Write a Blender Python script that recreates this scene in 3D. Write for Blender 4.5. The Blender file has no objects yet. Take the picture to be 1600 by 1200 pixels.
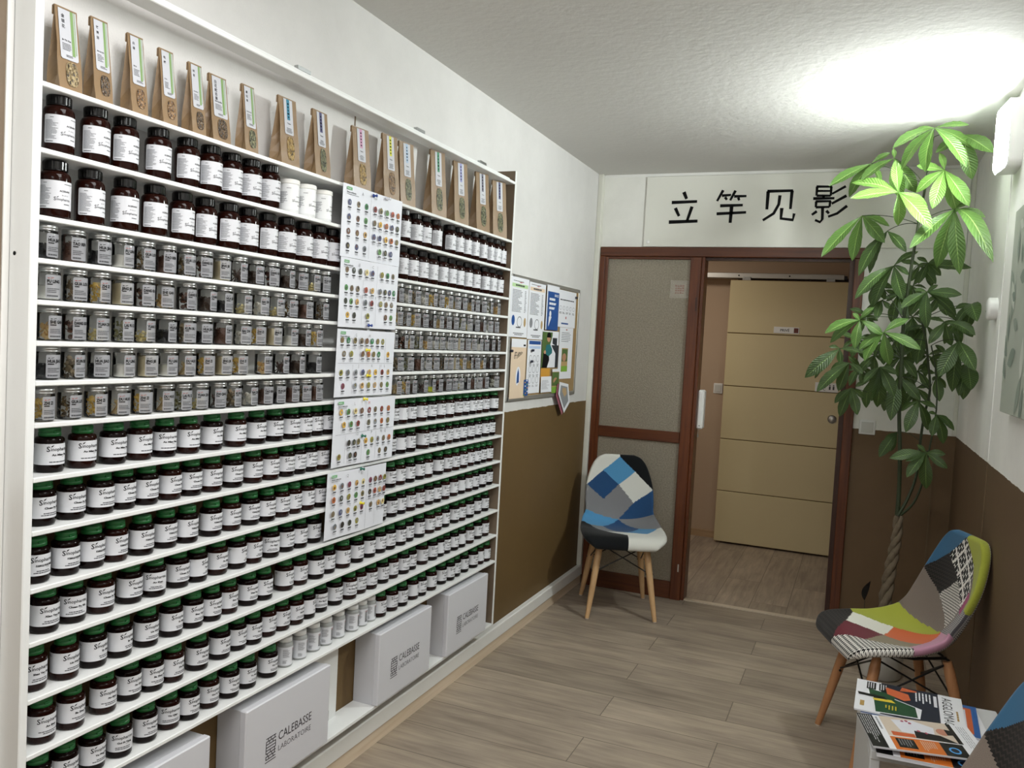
import bpy, math, random
from mathutils import Vector, Matrix
random.seed(11)
scene = bpy.context.scene
COL = scene.collection

# ---------------------------------------------------------------- camera
YAW, PITCH, ROLL = 0.396739, -0.050962, 0.053777
cam_data = bpy.data.cameras.new('camera')
cam_data.sensor_width = 36.0
cam_data.lens = 1300.465 / 1600.0 * 36.0
cam_data.clip_start = 0.02
cam = bpy.data.objects.new('camera', cam_data)
COL.objects.link(cam)
_f = Vector((-math.sin(YAW)*math.cos(PITCH), math.cos(YAW)*math.cos(PITCH), math.sin(PITCH)))
_r = Vector((math.cos(YAW), math.sin(YAW), 0))
_u = _r.cross(_f)
_r2 = _r*math.cos(ROLL) + _u*math.sin(ROLL)
_u2 = -_r*math.sin(ROLL) + _u*math.cos(ROLL)
cam.matrix_world = Matrix(((_r2.x, _u2.x, -_f.x, 1.5369), (_r2.y, _u2.y, -_f.y, -4.8882), (_r2.z, _u2.z, -_f.z, 1.4689), (0, 0, 0, 1)))
scene.camera = cam

# ---------------------------------------------------------------- world, exposure
world = bpy.data.worlds.new('world')
scene.world = world
world.use_nodes = True
world.node_tree.nodes['Background'].inputs[0].default_value = (0.9, 0.95, 1.0, 1)
world.node_tree.nodes['Background'].inputs[1].default_value = 0.3
scene.view_settings.view_transform = 'Standard'
scene.view_settings.look = 'None'
scene.view_settings.gamma = 1.0
scene.view_settings.exposure = 0.12
scene.view_settings.use_curve_mapping = False

# ---------------------------------------------------------------- added unseen area lights, filling the room from overhead and the hall
def area_light(name, loc, rot, sx, sy, power, color):
    l = bpy.data.lights.new(name, 'AREA')
    l.shape = 'RECTANGLE'; l.size = sx; l.size_y = sy
    l.energy = power; l.color = color
    o = bpy.data.objects.new(name, l)
    o.location = loc; o.rotation_euler = rot
    COL.objects.link(o)
    return o
area_light('light_fill_overhead', (1.15, -3.75, 2.46), (0, 0, 0), 1.2, 0.5, 23, (1.0, 0.985, 0.975))  # added fill for shelf, floor and back wall, no fixture seen
area_light('light_fill_rear', (1.0, -5.5, 2.44), (0, 0, 0), 1.2, 0.6, 22, (1.0, 0.985, 0.97))  # added fill from behind the viewer, no known fixture
area_light('light_fill_hall', (0.0, 0.75, 2.4), (0, 0, 0), 0.5, 0.5, 10, (1.0, 0.9, 0.78))  # added warm light for the hall, source unseen
WALL_LAMP_STRENGTH = 215.0
SECOND_LAMP_STRENGTH = 8.0

# ---------------------------------------------------------------- measured positions (metres)
Z = [1.909,1.7858,1.6598,1.579,1.5,1.4214,1.3449,1.2634,1.1582,1.0538,0.9408,0.8347,0.7213,0.6092,0.4915,0.2063]
JARS = [(2,'black',0.053,-3.716),(2,'black',0.0539,-3.6325),(2,'black',0.0544,-3.5593),(2,'black',0.0555,-3.4688),(2,'black',0.0539,-3.3808),(2,'black',0.0554,-3.3073),(2,'black',0.0482,-3.2278),(2,'black',0.0517,-3.1594),(2,'black',0.0555,-3.0897),(2,'white',0.0532,-3.0029),(2,'white',0.0552,-2.9297),(2,'white',0.0489,-2.8434),(2,'black',0.0518,-2.3884),(2,'black',0.05,-2.3012),(2,'black',0.0524,-2.2393),(2,'black',0.0526,-2.1586),(2,'black',0.0481,-2.0359),(2,'black',0.0497,-1.9687),(2,'black',0.0502,-1.8999),(2,'black',0.0553,-1.8382),(2,'black',0.0541,-1.7583),(2,'black',0.0493,-1.6774),(2,'black',0.0544,-1.6196),(2,'black',0.0491,-1.5505),(3,'black',0.0529,-3.7208),(3,'black',0.049,-3.6373),(3,'black',0.048,-3.5485),(3,'black',0.055,-3.4741),(3,'black',0.0497,-3.3868),(3,'black',0.0497,-3.3133),(3,'black',0.0559,-3.2391),(3,'black',0.055,-3.1685),(3,'black',0.0503,-3.086),(3,'black',0.0557,-3.0138),(3,'black',0.0523,-2.9339),(3,'black',0.0534,-2.8632),(3,'black',0.0496,-2.7946),(3,'black',0.0555,-2.3989),(3,'black',0.0535,-2.3238),(3,'black',0.0557,-2.2548),(3,'black',0.0551,-2.1804),(3,'black',0.0504,-2.0923),(3,'black',0.0509,-2.0213),(3,'black',0.0493,-1.9522),(3,'black',0.0492,-1.8769),(3,'black',0.0485,-1.7996),(3,'black',0.0504,-1.7111),(3,'black',0.0528,-1.6436),(3,'black',0.048,-1.5612),(4,'herb',0.0614,-3.7455),(4,'herb',0.0587,-3.68),(4,'herb',0.0585,-3.6175),(4,'herb',0.0625,-3.563),(4,'herb',0.0598,-3.5015),(4,'herb',0.0585,-3.4384),(4,'herb',0.0598,-3.3802),(4,'herb',0.0616,-3.3256),(4,'herb',0.0565,-3.2579),(4,'herb',0.0638,-3.2056),(4,'herb',0.0562,-3.1324),(4,'herb',0.062,-3.0772),(4,'herb',0.0628,-3.0125),(4,'herb',0.0561,-2.9432),(4,'herb',0.0623,-2.8943),(4,'herb',0.0589,-2.8393),(4,'herb',0.0606,-2.4166),(4,'herb',0.0561,-2.3538),(4,'herb',0.0564,-2.2905),(4,'herb',0.0574,-2.2356),(4,'herb',0.0636,-2.1784),(4,'herb',0.0576,-2.1109),(4,'herb',0.062,-2.0487),(4,'herb',0.0634,-1.9844),(4,'herb',0.0635,-1.9277),(4,'herb',0.0588,-1.8565),(4,'herb',0.0588,-1.8019),(4,'herb',0.0602,-1.7356),(4,'herb',0.0622,-1.6749),(4,'herb',0.0569,-1.5884),(5,'herb',0.062,-3.738),(5,'herb',0.0624,-3.6768),(5,'herb',0.0629,-3.621),(5,'herb',0.0563,-3.5551),(5,'herb',0.0636,-3.5028),(5,'herb',0.0567,-3.4399),(5,'herb',0.0587,-3.3733),(5,'herb',0.0609,-3.3078),(5,'herb',0.0633,-3.2547),(5,'herb',0.0587,-3.1783),(5,'herb',0.0634,-3.1161),(5,'herb',0.0604,-3.0487),(5,'herb',0.0585,-2.9891),(5,'herb',0.0585,-2.9187),(5,'herb',0.0574,-2.841),(5,'herb',0.0566,-2.4089),(5,'herb',0.0572,-2.355),(5,'herb',0.0615,-2.2943),(5,'herb',0.064,-2.2396),(5,'herb',0.0573,-2.1683),(5,'herb',0.0564,-2.1054),(5,'herb',0.0639,-2.0565),(5,'herb',0.0603,-1.9892),(5,'herb',0.0592,-1.9248),(5,'herb',0.0579,-1.8573),(5,'herb',0.0608,-1.7964),(5,'herb',0.0626,-1.7374),(5,'herb',0.0596,-1.659),(5,'herb',0.0594,-1.5975),(6,'herb',0.0564,-3.7299),(6,'herb',0.0633,-3.6781),(6,'herb',0.0563,-3.6157),(6,'herb',0.0599,-3.5547),(6,'herb',0.0627,-3.4987),(6,'herb',0.057,-3.43),(6,'herb',0.0619,-3.3729),(6,'herb',0.0636,-3.321),(6,'herb',0.061,-3.2514),(6,'herb',0.0623,-3.1806),(6,'herb',0.0569,-3.1164),(6,'herb',0.0595,-3.0536),(6,'herb',0.0572,-2.9809),(6,'herb',0.0628,-2.9296),(6,'herb',0.0584,-2.8669),(6,'herb',0.0596,-2.4409),(6,'herb',0.064,-2.38),(6,'herb',0.0628,-2.3342),(6,'herb',0.0638,-2.2761),(6,'herb',0.0596,-2.1963),(6,'herb',0.0599,-2.1448),(6,'herb',0.0618,-2.097),(6,'herb',0.0598,-2.0345),(6,'herb',0.0583,-1.9821),(6,'herb',0.0592,-1.9295),(6,'herb',0.0572,-1.8644),(6,'herb',0.059,-1.8103),(6,'herb',0.0639,-1.7584),(6,'herb',0.0637,-1.7014),(6,'herb',0.061,-1.6318),(6,'herb',0.06,-1.5747),(7,'herb',0.0587,-3.7323),(7,'herb',0.0567,-3.6731),(7,'herb',0.0582,-3.6114),(7,'herb',0.0623,-3.5513),(7,'herb',0.0629,-3.4866),(7,'herb',0.0589,-3.4246),(7,'herb',0.0623,-3.3719),(7,'herb',0.0622,-3.3081),(7,'herb',0.0616,-3.2468),(7,'herb',0.0613,-3.1886),(7,'herb',0.0621,-3.0949),(7,'herb',0.0589,-3.0178),(7,'herb',0.0616,-2.9512),(7,'herb',0.0582,-2.8676),(7,'herb',0.0599,-2.3958),(7,'herb',0.0622,-2.3286),(7,'herb',0.0615,-2.2555),(7,'herb',0.0584,-2.1891),(7,'herb',0.0636,-2.1386),(7,'herb',0.0612,-2.0664),(7,'herb',0.0606,-2.0168),(7,'herb',0.0561,-1.9577),(7,'herb',0.0604,-1.9033),(7,'herb',0.058,-1.8331),(7,'herb',0.0614,-1.7756),(7,'herb',0.0597,-1.7149),(7,'herb',0.0625,-1.6522),(7,'herb',0.0612,-1.5812),(8,'herb',0.0624,-3.7442),(8,'herb',0.0588,-3.6799),(8,'herb',0.0612,-3.6193),(8,'herb',0.0619,-3.56),(8,'herb',0.0626,-3.4987),(8,'herb',0.0588,-3.4317),(8,'herb',0.0627,-3.3809),(8,'herb',0.063,-3.3266),(8,'herb',0.0615,-3.2631),(8,'herb',0.0638,-3.2111),(8,'herb',0.0637,-3.1485),(8,'herb',0.0601,-3.0824),(8,'herb',0.0602,-3.0291),(8,'herb',0.0573,-2.965),(8,'herb',0.0627,-2.9164),(8,'herb',0.0635,-2.8626),(8,'herb',0.0598,-2.4012),(8,'herb',0.0615,-2.3486),(8,'herb',0.0618,-2.2971),(8,'herb',0.0618,-2.2166),(8,'herb',0.0574,-2.1489),(8,'herb',0.0622,-2.0991),(8,'herb',0.0606,-2.0242),(8,'herb',0.0613,-1.9725),(8,'herb',0.0594,-1.9151),(8,'herb',0.061,-1.8561),(8,'herb',0.0622,-1.8016),(8,'herb',0.0611,-1.743),(8,'herb',0.0618,-1.6799),(8,'herb',0.0562,-1.5592),(9,'green',0.0433,-3.7105),(9,'green',0.0455,-3.636),(9,'green',0.0472,-3.5597),(9,'green',0.0438,-3.485),(9,'green',0.0475,-3.4159),(9,'green',0.047,-3.3407),(9,'green',0.0423,-3.2575),(9,'green',0.0458,-3.1739),(9,'green',0.0438,-3.0929),(9,'green',0.0424,-3.0183),(9,'green',0.0431,-2.9447),(9,'green',0.0445,-2.8893),(9,'green',0.0435,-2.8339),(9,'green',0.0435,-2.7785),(9,'green',0.0423,-2.391),(9,'green',0.0457,-2.3356),(9,'green',0.045,-2.2721),(9,'green',0.0469,-2.1941),(9,'green',0.0467,-2.1211),(9,'green',0.0439,-2.0419),(9,'green',0.0492,-1.9792),(9,'green',0.042,-1.8908),(9,'green',0.0452,-1.8323),(9,'green',0.0442,-1.7628),(9,'green',0.0453,-1.7074),(9,'green',0.0429,-1.6307),(9,'green',0.0487,-1.5493),(10,'green',0.045,-3.7278),(10,'green',0.0423,-3.6566),(10,'green',0.0469,-3.5879),(10,'green',0.0428,-3.5263),(10,'green',0.0464,-3.4646),(10,'green',0.0447,-3.3925),(10,'green',0.0466,-3.3279),(10,'green',0.0497,-3.2613),(10,'green',0.0485,-3.1836),(10,'green',0.0454,-3.1026),(10,'green',0.0485,-3.0367),(10,'green',0.0471,-2.9669),(10,'green',0.045,-2.9115),(10,'green',0.0431,-2.8561),(10,'green',0.0468,-2.8007),(10,'green',0.0465,-2.4083),(10,'green',0.0497,-2.3435),(10,'green',0.0497,-2.275),(10,'green',0.0469,-2.1687),(10,'green',0.0448,-2.1015),(10,'green',0.0491,-2.0387),(10,'green',0.042,-1.9646),(10,'green',0.0429,-1.9039),(10,'green',0.0465,-1.8468),(10,'green',0.0469,-1.7746),(10,'green',0.0431,-1.6969),(10,'green',0.047,-1.6266),(10,'green',0.0491,-1.57),(11,'green',0.045,-3.7375),(11,'green',0.0455,-3.6696),(11,'green',0.0438,-3.6061),(11,'green',0.0443,-3.5455),(11,'green',0.0498,-3.4764),(11,'green',0.045,-3.402),(11,'green',0.0497,-3.3386),(11,'green',0.0493,-3.2565),(11,'green',0.0468,-3.1837),(11,'green',0.0441,-3.1067),(11,'green',0.0498,-3.0474),(11,'green',0.046,-2.9805),(11,'green',0.0453,-2.9251),(11,'green',0.0446,-2.8623),(11,'green',0.0499,-2.8069),(11,'green',0.0459,-2.3971),(11,'green',0.0443,-2.3282),(11,'green',0.0458,-2.2619),(11,'green',0.043,-2.1849),(11,'green',0.047,-2.1295),(11,'green',0.0455,-2.0384),(11,'green',0.0443,-1.9623),(11,'green',0.0483,-1.9019),(11,'green',0.0486,-1.8319),(11,'green',0.0421,-1.7529),(11,'green',0.0463,-1.6975),(11,'green',0.0442,-1.6355),(11,'green',0.0495,-1.5796),(12,'green',0.0483,-3.7167),(12,'green',0.044,-3.6494),(12,'green',0.0441,-3.5777),(12,'green',0.0432,-3.4993),(12,'green',0.0499,-3.4367),(12,'green',0.0443,-3.3576),(12,'green',0.0469,-3.2991),(12,'green',0.0458,-3.2263),(12,'green',0.0472,-3.1563),(12,'green',0.0468,-3.0935),(12,'green',0.0479,-3.022),(12,'green',0.0429,-2.9504),(12,'green',0.0481,-2.895),(12,'green',0.0444,-2.8234),(12,'green',0.0463,-2.4518),(12,'green',0.0447,-2.3767),(12,'green',0.0444,-2.3139),(12,'green',0.0462,-2.2477),(12,'green',0.0457,-2.1792),(12,'green',0.0449,-2.1073),(12,'green',0.048,-2.0504),(12,'green',0.0467,-1.9776),(12,'green',0.0423,-1.8953),(12,'green',0.044,-1.8312),(12,'green',0.0456,-1.7661),(12,'green',0.0493,-1.7107),(12,'green',0.0491,-1.6369),(12,'green',0.0464,-1.5632),(13,'green',0.0421,-3.7363),(13,'green',0.0482,-3.6665),(13,'green',0.0454,-3.5942),(13,'green',0.0466,-3.527),(13,'green',0.0477,-3.4521),(13,'green',0.0471,-3.3761),(13,'green',0.0459,-3.3069),(13,'green',0.0493,-3.2465),(13,'green',0.0451,-3.1812),(13,'green',0.0451,-3.1032),(13,'green',0.0488,-3.0452),(13,'green',0.0436,-2.9465),(13,'green',0.0444,-2.8813),(13,'green',0.0486,-2.8054),(13,'green',0.0425,-2.7389),(13,'green',0.0487,-2.6635),(13,'green',0.0476,-2.5849),(13,'green',0.0455,-2.5102),(13,'green',0.0443,-2.4408),(13,'green',0.0482,-2.3834),(13,'green',0.0493,-2.3118),(13,'green',0.0431,-2.2455),(13,'green',0.0458,-2.1681),(13,'green',0.0464,-2.0881),(13,'green',0.046,-2.0293),(13,'green',0.0446,-1.9611),(13,'green',0.0432,-1.8743),(13,'green',0.0467,-1.8189),(13,'green',0.0485,-1.7444),(13,'green',0.0425,-1.6581),(13,'green',0.0438,-1.5842),(14,'green',0.0486,-3.7185),(14,'green',0.0483,-3.649),(14,'green',0.0473,-3.5665),(14,'green',0.0422,-3.4933),(14,'green',0.0478,-3.4321),(14,'green',0.0498,-3.3708),(14,'green',0.05,-3.2882),(14,'green',0.0476,-3.2072),(14,'green',0.0424,-3.1391),(14,'green',0.0487,-3.0837),(14,'green',0.0438,-3.017),(14,'green',0.0472,-2.9601),(14,'green',0.0496,-2.8992),(14,'green',0.0477,-2.8405),(14,'green',0.0431,-2.7721),(14,'green',0.0443,-2.6925),(14,'green',0.0493,-2.6198),(14,'green',0.0432,-2.5537),(14,'green',0.0469,-2.4909),(14,'green',0.0453,-2.4137),(14,'green',0.0433,-2.3464),(14,'green',0.047,-2.2743),(14,'green',0.0423,-2.2142),(14,'green',0.0429,-2.1264),(14,'green',0.045,-2.0529),(14,'green',0.0426,-1.9918),(14,'green',0.0425,-1.9364),(14,'green',0.0466,-1.8727),(14,'green',0.0479,-1.8101),(14,'green',0.049,-1.7321),(14,'green',0.0431,-1.6389),(14,'green',0.0455,-1.5736),(15,'green',0.0445,-3.7215),(15,'green',0.0468,-3.6605),(15,'green',0.0459,-3.5909),(15,'green',0.0495,-3.5211),(15,'green',0.045,-3.444),(15,'green',0.0424,-3.3715),(15,'green',0.0476,-3.3109),(15,'green',0.0432,-3.2375),(15,'green',0.0471,-3.1663),(15,'green',0.046,-3.0965),(15,'green',0.0493,-3.0112),(15,'small',0.0444,-2.9297),(15,'small',0.045,-2.8634),(15,'small',0.0421,-2.7923),(15,'small',0.0444,-2.7318),(15,'small',0.042,-2.6599),(15,'small',0.046,-2.5865),(15,'small',0.0441,-2.5315),(15,'small',0.0411,-2.4747),(15,'green',0.0439,-2.418),(15,'green',0.045,-2.3417),(15,'green',0.0479,-2.2764),(15,'green',0.0434,-2.1905),(15,'green',0.0477,-2.1351),(15,'green',0.0472,-2.0527),(15,'green',0.0427,-1.9602),(15,'green',0.0473,-1.8958),(15,'green',0.0427,-1.834),(15,'green',0.043,-1.7587),(15,'green',0.0468,-1.6748),(15,'green',0.0439,-1.6053),(15,'green',0.049,-1.5499)]
BAGS = [(-3.7284,-3.6774,-3.7013,2.0717),(-3.6428,-3.6076,-3.6075,2.0795),(-3.5501,-3.5165,-3.5106,2.0791),(-3.4662,-3.4286,-3.4241,2.0772),(-3.3796,-3.3386,-3.339,2.0751),(-3.3142,-3.2551,-3.2564,2.0703),(-3.1999,-3.1538,-3.1413,2.0795),(-3.0682,-2.9921,-3.0355,2.0909),(-2.9177,-2.8474,-2.8636,2.096),(-2.7254,-2.6234,-2.6479,2.1014),(-2.5457,-2.4564,-2.4678,2.1217),(-2.4476,-2.3394,-2.3724,2.1231),(-2.2298,-2.1049,-2.1613,2.1536),(-2.0394,-1.9221,-1.9586,2.1582),(-1.843,-1.7215,-1.7657,2.1521),(-1.6831,-1.5332,-1.575,2.1625)]
PAPERS = {'price_left':[(-1.3275,1.7711),(-1.1053,1.7737),(-1.1085,1.4901),(-1.3333,1.4915)],'price_right':[(-1.0949,1.771),(-0.8711,1.7754),(-0.8685,1.4845),(-1.0981,1.4867)],'blue':[(-0.8593,1.7703),(-0.6875,1.7735),(-0.6601,1.5413),(-0.8618,1.5385)],'topright':[(-0.6804,1.7598),(-0.3681,1.7631),(-0.3986,1.5626),(-0.6587,1.5614)],'photo':[(-0.8934,1.5314),(-0.6352,1.5365),(-0.6429,1.3402),(-0.8791,1.3445)],'cream':[(-1.3238,1.4869),(-1.1069,1.4792),(-1.1048,1.1973),(-1.2619,1.1968)],'second':[(-1.0976,1.4831),(-0.9005,1.48),(-0.8805,1.215),(-1.0576,1.214)],'lowright':[(-0.6393,1.5606),(-0.385,1.5614),(-0.4073,1.2729),(-0.6042,1.2828)],'orange':[(-0.8782,1.3383),(-0.7442,1.341),(-0.7434,1.2657),(-0.8775,1.2651)],'flyer':[(-0.7327,1.3409),(-0.6191,1.3278),(-0.591,1.2047),(-0.6986,1.2045)],'slips':[(-0.8393,1.3007),(-0.7244,1.2907),(-0.7343,1.2098),(-0.9237,1.2166)],'card':[(-1.1236,1.2858),(-1.0641,1.2846),(-1.0565,1.2065),(-1.1157,1.2051)]}
HANG = [(-0.6239,1.2639),(-0.4783,1.2478),(-0.4412,1.1414),(-0.5269,1.0889),(-0.6372,1.1993)]
SHEETS = [[(-2.8106,1.9069),(-2.4713,1.9099),(-2.4827,1.6954),(-2.8174,1.6928)],[(-2.8172,1.6909),(-2.4847,1.6941),(-2.4864,1.4854),(-2.8117,1.4846)],[(-2.817,1.481),(-2.4878,1.4779),(-2.4859,1.273),(-2.8165,1.2758)],[(-2.8144,1.269),(-2.4605,1.2666),(-2.4689,1.0593),(-2.8172,1.0622)],[(-2.8276,1.05),(-2.4942,1.0437),(-2.5051,0.8434),(-2.8353,0.8435)]]
PINS = [('blue',-2.6535,1.8979),('blue',-2.6496,1.4951),('yellow',-2.6542,1.4176),('yellow',-2.6439,1.3369),('yellow',-2.6563,1.2634),('green',-2.6579,1.147),('green',-2.6567,1.0421),('yellow',-2.6497,0.9317),('white',-2.5744,1.9021)]
STROKES = [([(0.5114,2.3893),(0.5298,2.3493)],0.013),([(0.4441,2.3297),(0.5915,2.3337)],0.0119),([(0.4674,2.2978),(0.4917,2.2503)],0.0119),([(0.5641,2.3049),(0.5401,2.2216)],0.0119),([(0.4342,2.2159),(0.6009,2.2212)],0.013),([(0.7358,2.3952),(0.7051,2.334)],0.0097),([(0.7307,2.3645),(0.7813,2.3677)],0.0097),([(0.7486,2.356),(0.7598,2.3404)],0.0097),([(0.8049,2.3917),(0.7782,2.337)],0.0097),([(0.799,2.3592),(0.8671,2.36)],0.0097),([(0.8225,2.3526),(0.8286,2.3362)],0.0097),([(0.7243,2.307),(0.8504,2.3094)],0.0108),([(0.7068,2.2618),(0.8711,2.2684)],0.0108),([(0.7885,2.3041),(0.7866,2.2098)],0.013),([(0.9839,2.3841),(0.9828,2.2834)],0.0119),([(0.979,2.3842),(1.1162,2.3854)],0.0108),([(1.1114,2.3855),(1.1087,2.2839)],0.0108),([(1.0486,2.3608),(1.0452,2.3108),(1.0214,2.2608),(0.9652,2.223)],0.0108),([(1.063,2.2905),(1.0621,2.2324),(1.1252,2.2239),(1.1304,2.2598)],0.0119),([(1.2407,2.4046),(1.2403,2.3553)],0.0086),([(1.2369,2.4047),(1.317,2.4029)],0.0086),([(1.3133,2.403),(1.3139,2.354)],0.0086),([(1.2423,2.3809),(1.3122,2.3795)],0.0076),([(1.2412,2.3553),(1.3139,2.354)],0.0086),([(1.2768,2.3547),(1.2786,2.3409)],0.0097),([(1.2245,2.3398),(1.3334,2.34)],0.0097),([(1.2415,2.3238),(1.2408,2.2922)],0.0086),([(1.2378,2.3239),(1.3169,2.3246)],0.0086),([(1.3132,2.3247),(1.3116,2.2933)],0.0086),([(1.2408,2.2922),(1.3116,2.2933)],0.0086),([(1.2764,2.2918),(1.279,2.2268),(1.2679,2.2111),(1.2418,2.2231)],0.0097),([(1.248,2.2705),(1.223,2.251)],0.0097),([(1.2963,2.2729),(1.3112,2.258)],0.0097),([(1.3868,2.4033),(1.3197,2.3637)],0.0086),([(1.3939,2.3526),(1.3215,2.3108)],0.0097),([(1.4004,2.298),(1.3528,2.2576),(1.3078,2.2404)],0.0097)]
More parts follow.
